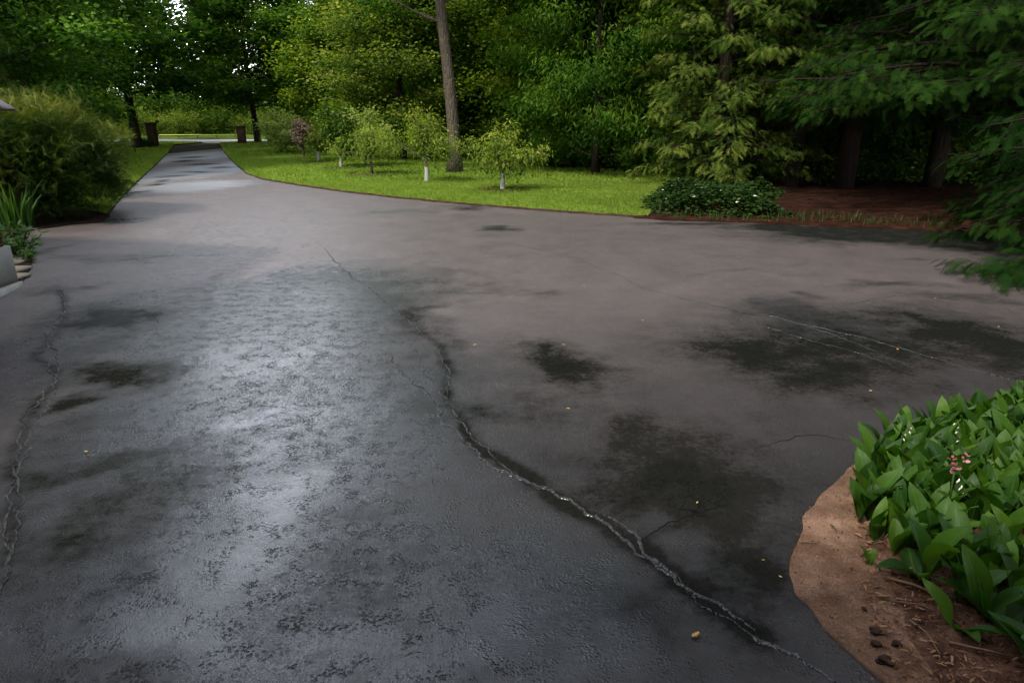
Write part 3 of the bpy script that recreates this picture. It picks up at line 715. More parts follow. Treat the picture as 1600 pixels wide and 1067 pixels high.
# ------------------------------------------------------------------ distinct trees
p = G(215, 233)
broad_tree('maple_tree', (p[0], p[1], 0), 11, 12.5, .27, 2.9, 5.4, 'dark_maple', .22, 66, .52, 'dark maple with a forking black trunk beside the left brick pillar', nmain=44, nsub=6, up=.7, prof='round', light=.42, tmpl=BROAD, droop=.2)
p = G(397, 224)
broad_tree('maple_tree', (p[0] + .3, p[1], 0), 12, 11.5, .22, 2.4, 5.4, 'maple', .23, 70, .55, 'wide maple with a leaning dark trunk behind the right brick pillar', nmain=44, nsub=6, up=.75, lean=(-.04, 0), light=.5, tmpl=BROAD, droop=.2)
broad_tree('maple_tree', (-19.5, 30.5, 0), 13, 16, .26, 1.6, 4.6, 'dark_maple', .155, 90, .5, 'tall blue-green maple rising above the round cypress bush', nmain=44, nsub=5, prof='tall', light=.52, tmpl=BROAD)
broad_tree('maple_tree', (-15.5, 21.5, 0), 16, 13, .2, 1.6, 3.8, 'dark_maple', .125, 96, .44, 'dark leafy tree close behind the cypress bush at the top left', nmain=42, nsub=5, prof='tall', light=.46, tmpl=BROAD)
broad_tree('maple_tree', (-9.4, 43.5, 0), 14, 12, .2, .9, 3.8, 'wood', .17, 90, .5, 'tall bright green tree right of the wide maple, behind the pale fruit tree', nmain=40, nsub=5, prof='tall', light=.55, tmpl=BROAD)
broad_tree('maple_tree', (-4.6, 29.8, 0), 15, 9.5, .14, .8, 3.3, 'pale', .12, 86, .42, 'pale yellow-green tree left of the tall bare trunk', nmain=44, nsub=5, prof='tall', light=.46, tmpl=BROAD)
broad_tree('walnut_tree', (2.6, 21.9, 0), 17, 13, .12, .3, 2.9, 'droop', .17, 82, .42, 'tree with deep green drooping leaves left of the cedars', nmain=42, nsub=5, prof='tall', light=.62, tmpl=LANCE, droop=1.0)

# tall bare trunk on the lawn
p = G(711, 272)
rng = rs(21)
mb = MB(); Ht = 15.0
T = np.array([(-.052 * z + .05 * math.sin(z * .9), -.01 * z, z) for z in np.linspace(0, Ht, 22)]); T[0, 2] = -.1
R_ = np.interp(T[:, 2], [0, .25, 1.2, 6, 15], [.28, .215, .19, .135, .05]); R_[0] = .3
mb.tube(T, R_, 20)
C = []; O = []
for i in range(26):
    z = 4.55 + 9.6 * i / 26 if i > 1 else (4.35, 4.9)[i]
    az = (PI * .97, .3)[i] if i < 2 else i * 2.4
    e = .35 if i < 2 else .5; L = 3.6 * rng.uniform(.8, 1.1) * (1 - .3 * i / 26)
    q = np.array([np.interp(z, T[:, 2], T[:, a]) for a in range(3)])
    d = (math.cos(az) * math.cos(e), math.sin(az) * math.cos(e), math.sin(e))
    B = bez(q, d, L, 6, (0, 0, .1), rng, .1); mb.tube(B, .055 * np.linspace(1, .15, 7), 6, cap=False)
    for s in range(6):
        u = .35 + .65 * s / 6; qq = np.array([np.interp(u * 6, range(7), B[:, a]) for a in range(3)])
        a2 = az + (1 if s % 2 else -1) * rng.uniform(.5, 1.2); dd = np.array((math.cos(a2), math.sin(a2), rng.uniform(-.3, .4)))
        S = bez(qq, dd, 1.3, 3, (0, 0, 0), rng, .1); mb.tube(S, .014 * np.linspace(1, .3, 4), 4, cap=False)
        for w in (1, 2, 3): C.append(S[w]); O.append(nrm(dd))
t = empty('shade_tree', (p[0], p[1], .03)); tag(t, 'tall tree with a bare straight grey-brown trunk on the lawn', 'tree')
link('trunk', mb.mesh('trunk', M['bark'], True), t)
link('crown', crown_mesh('crown', rng, np.array(C), np.array(O), M['maple'], BROAD, 46, .30, .12, .5, .2, light=.6), t)
# a few leafy shoots low on the trunk are left out; the trunk is bare up to its first limbs

# ------------------------------------------------------------------ young fruit trees
def fruit(px, py, wpx, toppx, seed, label, leafm='fruit', size=.11, paint=True, tmpl=LANCE, low=.55, ncl=150, per=9, drp=.9, arms=(), name='fruit_tree', shape=1.0):
    p = G(px, py); rng = rs(seed)
    depth = p[1] * math.cos(TH) + HC * math.sin(TH)
    R = wpx / F * depth / 2 * 1.02
    v = (533.5 - toppx) / F; el = math.atan(v) - TH; H = (HC + p[1] * math.tan(el)) * 1.0
    t = empty(name, (p[0], p[1], .04)); tag(t, label, 'fruit tree', 'young fruit trees in a row on the lawn')
    mb = MB(); r0 = .045 + .01 * rng.rand()
    tp = [np.array((0, 0, -.05)), np.array((.01, 0, .25)), np.array((.02 * rng.normal(), 0, low))]
    mb.tube(tp, [r0 * 1.2, r0, r0 * .85], 10)
    C = []; O = []
    nb = 12
    for i in range(nb + len(arms)):
        if i < nb:
            az = i * 2.4 + rng.uniform(-.4, .4); e = (.3, .65, .95, 1.2, 1.42)[i % 5] + rng.uniform(-.12, .12); q = tp[2] - np.array((0, 0, .12 * rng.rand()))
            hh = H - low; L = 1 / math.sqrt((math.cos(e) / R) ** 2 + (math.sin(e) / (hh * 1.02)) ** 2) * rng.uniform(.82, 1.03)
        else:
            az, e, L = arms[i - nb]; q = tp[2] - np.array((0, 0, .15))
        d = (math.cos(az) * math.cos(e), math.sin(az) * math.cos(e), math.sin(e))
        B = bez(q, d, L, 6, (0, 0, .25), rng, .10)
        mb.tube(B, r0 * .55 * np.linspace(1, .15, 7), 6, cap=False)
        for s in range(int(ncl / nb)):
            u = rng.uniform(.25, 1.0) if i < nb else rng.uniform(.72, 1.0)
            qq = np.array([np.interp(u * 6, range(7), B[:, a]) for a in range(3)])
            dd = nrm(rng.normal(size=3) * (1, 1, .7) + np.array(d) * .4)
            ln = .26 * R * rng.uniform(.3, 1.2) + .04
            S = np.array([qq, qq + dd * ln * .6, qq + dd * ln + np.array((0, 0, -.06 * drp))])
            if s % 2 == 0: mb.tube(S, .006, 3, cap=False)
            C.append(S[1]); C.append(S[2]); O.append(dd); O.append(dd)
    link('trunk', mb.mesh('trunk', M['fruitbark'], True), t)
    link('crown', crown_mesh('crown', rng, np.array(C), np.array(O), M[leafm], tmpl, per, .105 * R + .03, size, .9, drp, light=.55), t)
    if paint:
        m2 = MB(); m2.tube([(0, 0, -.03), (.009, 0, .22), (.012, 0, .40)], [r0 * 1.2 + .005, r0 + .006, r0 + .004], 12, cap=False)
        link('trunk_paint', m2.mesh('trunk_paint', M['paint'], True), t)
    return t
fruit(785, 300, 104, 192, 31, 'young fruit tree with white painted trunk and one long side branch, rightmost of the row', arms=[(-.1, .42, 1.15)], low=.6, ncl=160)
fruit(667, 287, 120, 176, 32, 'young fruit tree with white painted trunk just left of the tall bare trunk', arms=[(PI - .1, .5, 1.3), (.05, .25, 1.3)], low=.72, ncl=190)
fruit(581, 275, 100, 205, 33, 'low spreading fruit tree with an unpainted dark trunk, third from the right', paint=False, low=.7, size=.10, ncl=190, arms=[(PI, .2, 1.2), (-.2, -.05, 1.1)])
fruit(533, 264, 72, 150, 34, 'tall narrow young fruit tree with white painted foot, deeper green than its neighbours', leafm='shrub', low=.8, tmpl=DIAMOND, size=.11, ncl=220)
fruit(572, 262, 86, 168, 35, 'grey-green leafy fruit tree behind the low spreading one', leafm='greyfruit', tmpl=DIAMOND, size=.10, paint=False, low=.9, ncl=190)
fruit(498, 254, 44, 192, 36, 'small green fruit tree between the purple tree and the tall narrow one', low=.7, tmpl=DIAMOND, size=.10)
fruit(475, 246, 48, 186, 37, 'small fruit tree with a dull purple-brown crown', leafm='purple', paint=False, low=.8, tmpl=DIAMOND, size=.11, ncl=190)
fruit(440, 241, 84, 170, 38, 'wide pale green fruit tree, farthest left of the row', leafm='greyfruit', paint=False, low=.5, tmpl=DIAMOND, size=.13, ncl=220)
# mulch rings
def disc(name, c, rx, ry, z, material, seed, label, cat, group=None):
    rr = rs(seed); n = 40; V = [(0, 0, .018)]
    for q in (.5, 1.0):
        for k in range(n):
            a = 2 * PI * k / n; w = 1 + .12 * rr.normal() if q == 1 else 1
            V.append((rx * q * w * math.cos(a), ry * q * w * math.sin(a), .014 if q < 1 else 0))
    T = [(0, 1 + k, 1 + (k + 1) % n) for k in range(n)]; Qd = [(1 + k, 1 + n + k, 1 + n + (k + 1) % n, 1 + (k + 1) % n) for k in range(n)]
    mb = MB(); mb.add(V, Qd, T); o = link(name, mb.mesh(name, material, True)); o.location = (c[0], c[1], z)
    tag(o, label, cat, group); return o
for (px, py, ww, lab) in [(785, 300, .75, 'round mulch patch under the rightmost fruit tree'), (581, 276, .8, 'round mulch patch under the unpainted spreading fruit tree'),
                       (533, 265, .7, 'round mulch patch under the tall narrow fruit tree'), (498, 255, .7, 'round mulch patch under the small green fruit tree'), (473, 247, .7, 'round mulch patch under the purple-brown fruit tree')]:
    disc('mulch_patch', G(px, py), ww, ww, .062, M['soil'] if px != 785 else M['litter'], px, lab, 'mulch patch', 'mulch patches under the fruit trees')

# ------------------------------------------------------------------ gate pillars, rail, hook
def pillar(px, py, h, label):
    p = G(px, py); t = empty('brick_pillar', (p[0], p[1], 0)); tag(t, label, 'pillar', 'brick pillars at the drive entrance')
    mb = MB(); mb.box((0, 0, h / 2), (.45, .45, h)); link('shaft', mb.mesh('shaft', M['pillarbrick']), t)
    mb = MB(); mb.box((0, 0, h + .04), (.52, .52, .078)); mb.box((0, 0, h + .10), (.5, .5, .045)); link('cap', mb.mesh('cap', M['pillarbrick']), t)
pillar(241, 231, 1.35, 'square brown brick pillar beside the left maple trunk'); pillar(379, 226, 1.1, 'square brown brick pillar right of the drive entrance')
a = G(250, 217.5); y_ = 62.2
mb = MB(); t = empty('yellow_rail', (0, 0, 0)); tag(t, 'long thin yellow rail on short posts across the road', 'rail')
kx = (62.5 * math.cos(TH) + .5) / F
x0, x1 = (248 - 800) * kx, (366 - 800) * kx
mb.box(((x0 + x1) / 2, 62.7, .36), (x1 - x0, .04, .06)); link('rail', mb.mesh('rail', M['yellow']), t)
for k in range(5):
    m2 = MB(); m2.box((x0 + (x1 - x0) * k / 4, 62.76, .2), (.07, .07, .4)); link('post', m2.mesh('post', M['twig']), t)
p = G(213, 241)
mb = MB(); mb.tube([(0, 0, 0), (-.06, 0, .7), (-.14, 0, 1.35), (-.10, 0, 1.5), (.02, 0, 1.54), (.1, 0, 1.46)], .028, 6)
t = link('shepherd_hook', mb.mesh('shepherd_hook', M['black'], True)); t.location = (p[0], p[1], 0); tag(t, 'thin leaning black garden hook post on the left lawn', 'garden hook')

# low plants at the feet of the pillars
for px, py, lab in [(427, 222, 'low dark plant clump right of the right maple trunk'), (195, 233, 'low dark plant clump left of the left maple trunk'), (228, 232, 'low dark plant clump between the maple trunk and the brick pillar')]:
    p = G(px, py); o = put_shrub(0, p[0], p[1], .38, px, lab, 'low plants at the drive entrance')

# ------------------------------------------------------------------ cypress bush (threadleaf)
def cypress(name, loc, rx, ry, H, seed, n, label, size=.42, lumps=7, light=.5):
    rng = rs(seed); t = empty(name, loc); tag(t, label, 'bush')
    mb = MB()
    centres = [((0, 0, H * .42), (rx, ry, H * .55))]
    for k in range(lumps):
        a = k * 2.4; q = rng.uniform(.35, .7)
        if k % 2: centres.append(((rx * .62 * math.cos(a), ry * .62 * math.sin(a), H * .16), (rx * .42, ry * .42, H * .2))); continue
        centres.append(((rx * q * math.cos(a), ry * q * math.sin(a), H * rng.uniform(.25, .75)), (rx * .5, ry * .5, H * .32)))
    for k in range(14):
        a = k * 2.4; e = rng.uniform(.3, 1.4); d = (math.cos(a) * math.cos(e), math.sin(a) * math.cos(e), math.sin(e))
        mb.tube(bez((0, 0, 0), d, H * .8, 5, (0, 0, .1), rng, .1), .04 * np.linspace(1, .2, 6), 5, cap=False)
    link('stems', mb.mesh('stems', M['cedarbark'], True), t)
    P = []; D = []; TT = []
    for k in range(n):
        c, rr = centres[0] if rng.rand() < .45 else centres[1 + rng.randint(lumps)]
        d = nrm(rng.normal(size=3)); 
        if d[2] < -.35: d[2] *= -.6; d = nrm(d)
        q = rng.uniform(.62, 1.06) ; pz = np.array(c) + d * np.array(rr) * q
        if pz[2] < .1: pz[2] = rng.uniform(.06, .3)
        P.append(pz); D.append(nrm(d * np.array((1, 1, .7)) + np.array((0, 0, .0)) + rng.normal(size=3) * .6)); TT.append((q - .62) / .4)
    P = np.array(P); D = np.array(D); TT = np.array(TT)
    lay = fbm(P[:, 0] * 1.1 + P[:, 1] * .6 + 40, P[:, 2] * 2.6 + 11, seed + 2, 3)
    P[:, :2] *= (1 + .55 * (lay - .5))[:, None]; P[:, 2] *= 1 + .25 * (fbm(P[:, 0] * 1.6 + 9, P[:, 1] * 1.6 + 9, seed + 8) - .5)
    TT = TT + 1.2 * (lay - .5)
    nd = np.array((0, 0, 1.)) + rng.normal(size=P.shape) * .3
    big = fbm(P[:, 0] * 1.5 + 20, P[:, 2] * 2.0 + P[:, 1] + 20, seed)
    tint = -.08 + .38 * TT + 1.1 * (big - .5) + .3 * rng.rand(n) + .22 * (P[:, 2] / H) + (light - .5)
    link('foliage', leaf_mesh('foliage', M['cypress'], THREAD, P - D * size * .5, D, nd, size * rng.uniform(.6, 1.25, n), tint), t)
    return t
cypress('cypress_bush', (-8.6, 12.1, 0), 1.65, 1.55, 2.2, 41, 32000, 'big rounded golden-green cypress bush beside the driveway', size=.21, lumps=11)
cypress('cypress_bush', (-11.3, 14.0, 0), 1.7, 1.4, 3.45, 42, 20000, 'taller yellowish cypress at the left edge behind the rounded bush', size=.24, lumps=9)
cypress('juniper_mat', (G(88, 347)[0], G(88, 347)[1] + .15, 0), .42, .26, .16, 43, 260, 'low creeping juniper on the soil in front of the cypress bush', size=.16, lumps=3)

# sword-leaved plants
def sword(name, loc, n, h, seed, label, spread=.22, stalks=0):
    rng = rs(seed); V = []; Qs = []; tt = []
    for k in range(n):
        a = rng.uniform(0, 2 * PI); q = spread * math.sqrt(rng.rand()); b = np.array((q * math.cos(a), q * math.sin(a), 0))
        ln = rng.uniform(.1, .55); H = h * rng.uniform(.55, 1.05); w = .018 * rng.uniform(.8, 1.3); a2 = a + rng.uniform(-.7, .7)
        sd = np.array((-math.sin(a2 + 1), math.cos(a2 + 1), 0)); i = len(V)
        for s in range(6):
            u = s / 5; c = b + np.array((math.cos(a2), math.sin(a2), 0)) * ln * H * u ** 2 + np.array((0, 0, H * (u - .25 * ln * u ** 3)))
            ww = w * (1 - u ** 3) + .001; V += [c - sd * ww, c + sd * ww]; tt += [.3 + .5 * u * rng.rand()] * 2
        Qs += [(i + 2 * s, i + 2 * s + 1, i + 2 * s + 3, i + 2 * s + 2) for s in range(5)]
    t = empty(name, loc); tag(t, label, 'plant')
    link('leaves', mesh_np('leaves', V, [np.array(Qs)], M['iris'], True, tt), t)
    for k in range(stalks):
        mb = MB(); a = rng.uniform(0, 6.28); P = bez((.08 * math.cos(a), .08 * math.sin(a), 0), (math.cos(a) * .15, math.sin(a) * .15, 1), h * 1.25, 5, (0, 0, 0), rng, .04)
        mb.tube(P, .006, 5)
        for s in range(5): mb.tube([P[-1] + rng.normal(size=3) * .012 - np.array((0, 0, .03 * s)), P[-1] + rng.normal(size=3) * .02 + np.array((0, 0, .03 - .03 * s))], [.012, .004], 5)
        link('flower_stalk', mb.mesh('flower_stalk', M['twig'], True), t)
    return t
p = G(22, 357); sword('iris_plant', (p[0], p[1], .02), 95, .78, 51, 'tall clump of green sword-shaped leaves with withered flower stalks at the left edge', .30, 3)
p = G(44, 352); sword('iris_plant', (p[0], p[1] - .1, .02), 26, .52, 52, 'small clump of sword leaves splaying out right of the tall clump', .12)
# leafy plant at the house corner
def herb(name, loc, seed, n, h, R, label, leafm='iris', size=.09):
    rng = rs(seed); mb = MB(); C = []; O = []
    for k in range(n):
        a = rng.uniform(0, 6.28); e = rng.uniform(.5, 1.4); d = (math.cos(a) * math.cos(e), math.sin(a) * math.cos(e), math.sin(e))
        B = bez((.3 * R * math.cos(a), .3 * R * math.sin(a), 0), d, h * rng.uniform(.6, 1), 4, (0, 0, .1), rng, .1); mb.tube(B, .004, 4, cap=False)
        for q in B[1:]: C.append(q); O.append(np.array(d))
    t = empty(name, loc); tag(t, label, 'plant'); link('stems', mb.mesh('stems', M['iris'], True), t)
    link('leaves', crown_mesh('leaves', rng, np.array(C), np.array(O), M[leafm], LANCE, 7, .02, size, 1, 0, light=.6), t)
p = G(22, 398); herb('garden_plant', (p[0] - .05, p[1] + .1, .02), 61, 34, .34, .3, 'bushy light green plant in the bed at the house corner')
p = G(35, 410); herb('garden_plant', (p[0], p[1] + .05, .02), 62, 12, .12, .2, 'tiny green seedling clump beside the pale paver edging', size=.05)

# ------------------------------------------------------------------ cedars
def cedar(name, loc, seed, H, z0, R, label, leafm='cedar', nb=60, tm=SPRAY_MID, size=.35, per=26, sec=None, light=.5, rad=.2, az0=None, droop=.35, prof=.75, drop_end=.5, tex=1.25):
    rng = rs(seed); mb = MB(); n = 8
    T = np.array([(.02 * i * math.sin(i), .03 * math.cos(i * 1.3), H * i / n) for i in range(n + 1)]); T[0, 2] = -.1
    mb.tube(T, rad * np.linspace(1.15, .12, n + 1), 10)
    P = []; D = []; ND = []; TT = []
    for i in range(nb):
        t = ((i + rng.rand()) / nb) ** tex; z = z0 + (H * .97 - z0) * t
        az = i * 2.4 + rng.uniform(-.4, .4)
        if az0 is not None and rng.rand() < .72: az = az0[0] + rng.uniform(-1, 1) * az0[1]
        L = R * (1 - prof * t) * rng.uniform(.72, 1.08)
        d = np.array((math.cos(az), math.sin(az), .22))
        q = np.array([np.interp(z / H * n, range(n + 1), T[:, a]) for a in range(3)])
        B = bez(q, d, L, 8, (0, 0, -drop_end), rng, .05)
        mb.tube(B, (.012 + .012 * L) * np.linspace(1, .12, 9), 5, cap=False)
        for s in range(int(per * L / R) + 4):
            u = rng.uniform(.22, 1.0); b = np.array([np.interp(u * 8, range(9), B[:, a]) for a in range(3)])
            sgn = rng.choice([-1, 1]); a2 = az + sgn * rng.uniform(.35, 1.15)
            dd = nrm(np.array((math.cos(a2), math.sin(a2), rng.uniform(-droop * 1.6, .1))))
            l2 = L * .33 * (1.15 - u) * rng.uniform(.4, 1) + .12
            tip = b + dd * l2
            if s % 3 == 0: mb.tube([b, b + dd * l2 * .5 + np.array((0, 0, .02)), tip], [.008, .006, .003], 4, cap=False)
            for w in (.35, .7, 1.0):
                P.append(b + dd * l2 * w + rng.normal(size=3) * .05)
                D.append(nrm(dd + rng.normal(size=3) * .35 + np.array((0, 0, -droop)))); ND.append(np.array((0, 0, 1.)) + rng.normal(size=3) * .45 + np.array((math.cos(az), math.sin(az), 0)) * .5)
                TT.append(.18 + .35 * u * w + .35 * rng.rand())
    P = np.array(P); D = np.array(D); ND = np.array(ND); TT = np.array(TT) + (light - .5) + .5 * (fbm(P[:, 0] * 1.3 + 30, P[:, 2] * 1.3 + P[:, 1] + 30, seed) - .5)
    P[:, 2] = np.maximum(P[:, 2], .15)
    t = empty(name, loc); tag(t, label, 'cedar tree')
    link('trunk', mb.mesh('trunk', M['cedarbark'], True), t)
    link('foliage', leaf_mesh('foliage', M[leafm], tm, P, D, ND, size * rng.uniform(.6, 1.2, len(P)), TT), t)
    return t
cedar('cedar_tree', (5.3, 18.3, 0), 71, 12, .5, 2.5, 'sunlit yellow-green cedar whose sprays reach down to the white-edged ground cover', nb=150, per=50, size=.20, light=.58, prof=.5, droop=.25, drop_end=.6, tm=SPRAY_MID)
cedar('cedar_tree', (7.0, 17.6, 0), 72, 13, 1.9, 2.6, 'cedar with a bare dark trunk just right of the sunlit cedar', nb=120, per=50, size=.20, light=.45, droop=.35, prof=.5, leafm='cedar')
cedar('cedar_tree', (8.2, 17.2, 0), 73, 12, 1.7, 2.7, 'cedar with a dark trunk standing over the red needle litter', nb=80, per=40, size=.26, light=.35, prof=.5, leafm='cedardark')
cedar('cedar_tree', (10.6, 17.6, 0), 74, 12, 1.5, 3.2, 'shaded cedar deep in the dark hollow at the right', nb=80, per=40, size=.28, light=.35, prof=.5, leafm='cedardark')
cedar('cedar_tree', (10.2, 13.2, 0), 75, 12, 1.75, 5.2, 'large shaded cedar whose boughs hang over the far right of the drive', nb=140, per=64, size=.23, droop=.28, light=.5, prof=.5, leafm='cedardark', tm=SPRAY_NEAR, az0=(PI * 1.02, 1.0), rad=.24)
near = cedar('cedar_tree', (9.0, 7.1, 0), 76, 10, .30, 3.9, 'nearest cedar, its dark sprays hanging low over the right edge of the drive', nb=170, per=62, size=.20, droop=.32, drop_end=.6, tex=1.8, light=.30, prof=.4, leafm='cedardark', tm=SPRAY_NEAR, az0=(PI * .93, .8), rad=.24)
for (x, y, lab) in [(9.3, 19.6, 'thin bare dark trunk behind the cedars, left in the hollow'), (11.6, 19.0, 'thin bare dark trunk in the middle of the dark hollow'), (13.2, 17.6, 'thin bare dark trunk at the right of the dark hollow')]:
    rng = rs(int(x * 10)); mb, C, O = grow(rng, 11, .13, 4.5, 1.8, 12, 3, (rng.uniform(-.03, .03), 0), 'tall', clus=2)
    t = empty('woodland_tree', (x, y, 0)); tag(t, lab, 'tree'); link('trunk', mb.mesh('trunk', M['darkbark'], True), t)
    link('crown', crown_mesh('crown', rng, C, O, M['wood'], DIAMOND, 30, .3, .13, .6), t)

# ground cover under the cedars (white-edged leaves)
def groundcover():
    rng = rs(81); P = []
    poly = [G(992, 333), G(1030, 338), G(1120, 342), G(1200, 345), G(1242, 342), G(1200, 326), (6.5, 16.4, 0), (5.0, 17.6, 0), G(1010, 305)]
    A = np.array([q[:2] for q in poly]); lo, hi = A.min(0), A.max(0); n = 26000
    x = rng.uniform(lo[0], hi[0], n); y = rng.uniform(lo[1], hi[1], n); k = inside(poly, x, y); x, y = x[k], y[k]
    ed = np.full(len(x), 9.0)
    for i in range(len(A)):
        a, b = A[i], A[(i + 1) % len(A)]; ab = b - a; t = np.clip(((x - a[0]) * ab[0] + (y - a[1]) * ab[1]) / (ab @ ab), 0, 1)
        ed = np.minimum(ed, np.hypot(x - a[0] - t * ab[0], y - a[1] - t * ab[1]))
    k = (fbm(x * 3, y * 3, 8) * .55 < ed) | (rng.rand(len(x)) < .25); x, y, ed = x[k], y[k], ed[k]
    n = len(x); hh = (.05 + .75 * fbm(x * 1.5, y * 1.5, 5) ** 1.6) * np.clip(ed / .55, .12, 1); z = .03 + hh * rng.uniform(.3, 1, n)
    a = rng.uniform(0, 6.28, n); xd = np.stack([np.cos(a), np.sin(a), rng.uniform(-.3, .3, n)], 1); nd = np.array((0, 0, 1.)) + rng.normal(size=(n, 3)) * .45
    wht = (rng.rand(n) < .016) & (z > .22)
    tint = np.where(wht, 1.0, rng.uniform(.05, .5, n))
    return leaf_mesh('ground_cover', M['variegated'], BROAD, np.stack([x, y, z], 1), xd, nd, rng.uniform(.05, .1, n), tint)
merge_stuff(link('ground_cover', groundcover()), 'low leafy ground cover with white-edged leaves under the cedars', 'ground cover')
strip = [G(1050, 346), G(1240, 351), G(1400, 357), G(1480, 362), G(1480, 352), G(1400, 345), G(1240, 335), G(1050, 338)]
merge_stuff(grass('grass', strip, 120, 9, 8, 20, xlim=(0, 20), h=.10, m='weed', z=.03, wid=.6), 'sparse dark grass between the needle litter and the drive', 'grass')

# needle litter pieces
def litter(name, poly, n, seed, m, L, w, z, label, cat):
    rng = rs(seed); A = np.array([q[:2] for q in poly]); lo, hi = A.min(0), A.max(0)
    x = rng.uniform(lo[0], hi[0], n); y = rng.uniform(lo[1], hi[1], n); k = inside(poly, x, y); x, y = x[k], y[k]; n = len(x)
    a = rng.uniform(0, 6.28, n); xd = np.stack([np.cos(a), np.sin(a), rng.normal(size=n) * .12], 1); nd = np.array((0, 0, 1.)) + rng.normal(size=(n, 3)) * .3
    tm = (np.array([(-.5, -w, 0), (.1, -w * .9, .04), (.5, -w * .3, 0), (.5, w * .4, 0), (0, w, .05), (-.5, w * .7, 0)]), np.array([(0, 1, 4, 5), (1, 2, 3, 4)]))
    me = leaf_mesh(name, M[m], tm, np.stack([x, y, z + rng.rand(n) * .012], 1), xd, nd, L * rng.uniform(.35, 1.3, n) ** 1.0, rng.rand(n))
    return merge_stuff(link(name, me), label, cat)
litter('needle_litter', bedC_poly, 30000, 91, 'needle', .10, .07, .036, 'rust-red fallen needles covering the ground under the cedars', 'needle litter')
chip_poly = [G(1340, 735), G(1330, 800), G(1345, 870), G(1350, 940), G(1370, 1000), G(1400, 1067), (2.4, .9, 0), (5, .6, 0), (5.2, 3.2, 0), G(1620, 660), G(1500, 690), G(1400, 710)]
litter('bark_mulch', chip_poly, 34000, 92, 'chip', .024, .13, .016, 'shredded reddish bark mulch among the plants of the sand bed', 'bark mulch')
litter('bark_crumbs', bedR_poly, 26000, 93, 'chip', .008, .35, .012, 'small crumbs of bark scattered over the brown sand', 'bark crumbs')
def grow_poly(P, k):
    c = np.mean([p[:2] for p in P], axis=0); return [(c[0] + (p[0] - c[0]) * k, c[1] + (p[1] - c[1]) * k, 0) for p in P]
litter('sand_crumbs', grow_poly(bedR_poly, 1.035), 5000, 95, 'chip', .006, .4, .006, 'tiny crumbs of sand and bark spilled onto the drive along the sand bed', 'crumbs')
litter('soil_crumbs', bedL_poly, 9000, 94, 'chip', .035, .25, .026, 'brown crumbs and bark bits on the soil of the left bed', 'bark crumbs')

# ------------------------------------------------------------------ lily bed
def lily_leaf(V, Q, tt, ac, rng, base, az, L, W, tilt, curl, twist=0.):
    nu, nv = 9, 5; i0 = len(V)
    d = np.array((math.cos(az), math.sin(az), 0)); s0 = np.array((-math.sin(az), math.cos(az), 0)); up = np.array((0, 0, 1.))
    c = np.array(base, float); ang = tilt; pet = .22; tint = rng.uniform(.1, .95)
    for u in range(nu):
        t = u / (nu - 1)
        prof = max(0.02, math.sin(PI * min(1, max(0, (t - .10) / .92)) ** .85) ** .8) if t > .1 else .07
        if t == 1: prof = .02
        w = W * prof; f = d * math.cos(ang) + up * math.sin(ang); nn = -d * math.sin(ang) + up * math.cos(ang)
        s = s0 * math.cos(twist * t) + nn * math.sin(twist * t)
        for v in range(nv):
            q = (v / (nv - 1)) * 2 - 1
            V.append(c + s * q * w + nn * (abs(q) ** 1.5 * w * .42 + .004 * math.sin(t * 9 + q * 3)))
            tt.append(tint + .12 * (t - .5)); ac.append(q)
        c = c + f * L / (nu - 1); ang -= curl / (nu - 1) * (.4 + 1.2 * t)
    for u in range(nu - 1):
        for v in range(nv - 1):
            a = i0 + u * nv + v; Q.append((a, a + 1, a + nv + 1, a + nv))
def lily_mesh(seed, nl, L, W, bell=False, tilt=(1.15, 1.54)):
    rng = rs(seed); V = []; Q = []; tt = []; ac = []; az = rng.uniform(0, 6.28)
    for k in range(nl):
        lily_leaf(V, Q, tt, ac, rng, (rng.uniform(-.012, .012), rng.uniform(-.012, .012), -.01), az + k * (PI * .85) + rng.uniform(-.5, .5), L * rng.uniform(.78, 1.12), W * rng.uniform(.8, 1.15), rng.uniform(*tilt), rng.uniform(.3, 1.0), rng.uniform(-.5, .5))
    V = np.array(V); fs = [np.array(Q)]; fm = [0] * len(Q); mats = [M['lily']]
    me = mesh_np('lily_plant', V, fs, mats, True, np.clip(tt, 0, 1), fm, {'across': ac})
    return me
lily_meshes = [lily_mesh(300 + k, 3, .245, .042) for k in range(9)]
rng = rs(99); lil = []
LA = dict(label='upright green lily plant with broad pointed leaves packed in the bed', group='lily plants massed in the corner bed')
lpoly = [G(1342, 735), G(1342, 830), G(1372, 862), G(1420, 885), G(1460, 925), G(1510, 960), G(1560, 1010), G(1640, 1050), G(1760, 1080), (6.5, 3.4, 0), G(1700, 618), G(1620, 640), G(1500, 668), G(1400, 702), G(1360, 715)]
A = np.array([q[:2] for q in lpoly]); lo, hi = A.min(0), A.max(0); pts = []
for _ in range(9000):
    q = np.array((rng.uniform(lo[0], hi[0]), rng.uniform(lo[1], hi[1])))
    if not inside(lpoly, np.array([q[0]]), np.array([q[1]]))[0]: continue
    if q[0] > .80 * q[1] + .95: continue
    if q[1] < 2.4 and rng.rand() < .85: continue
    if all((q[0] - a[0]) ** 2 + (q[1] - a[1]) ** 2 > .064 ** 2 for a in pts): pts.append(q)
pts = pts[:299]
for q in pts:
    o = link('lily_plant', lily_meshes[rng.randint(len(lily_meshes))]); o.location = (q[0], q[1], .012); s = rng.uniform(.8, 1.12)
    o.scale = (s, s, s); o.rotation_euler = (rng.uniform(-.15, .15), rng.uniform(-.15, .15), rng.uniform(0, 6.28)); tag(o, LA['label'], 'lily plant', LA['group'])
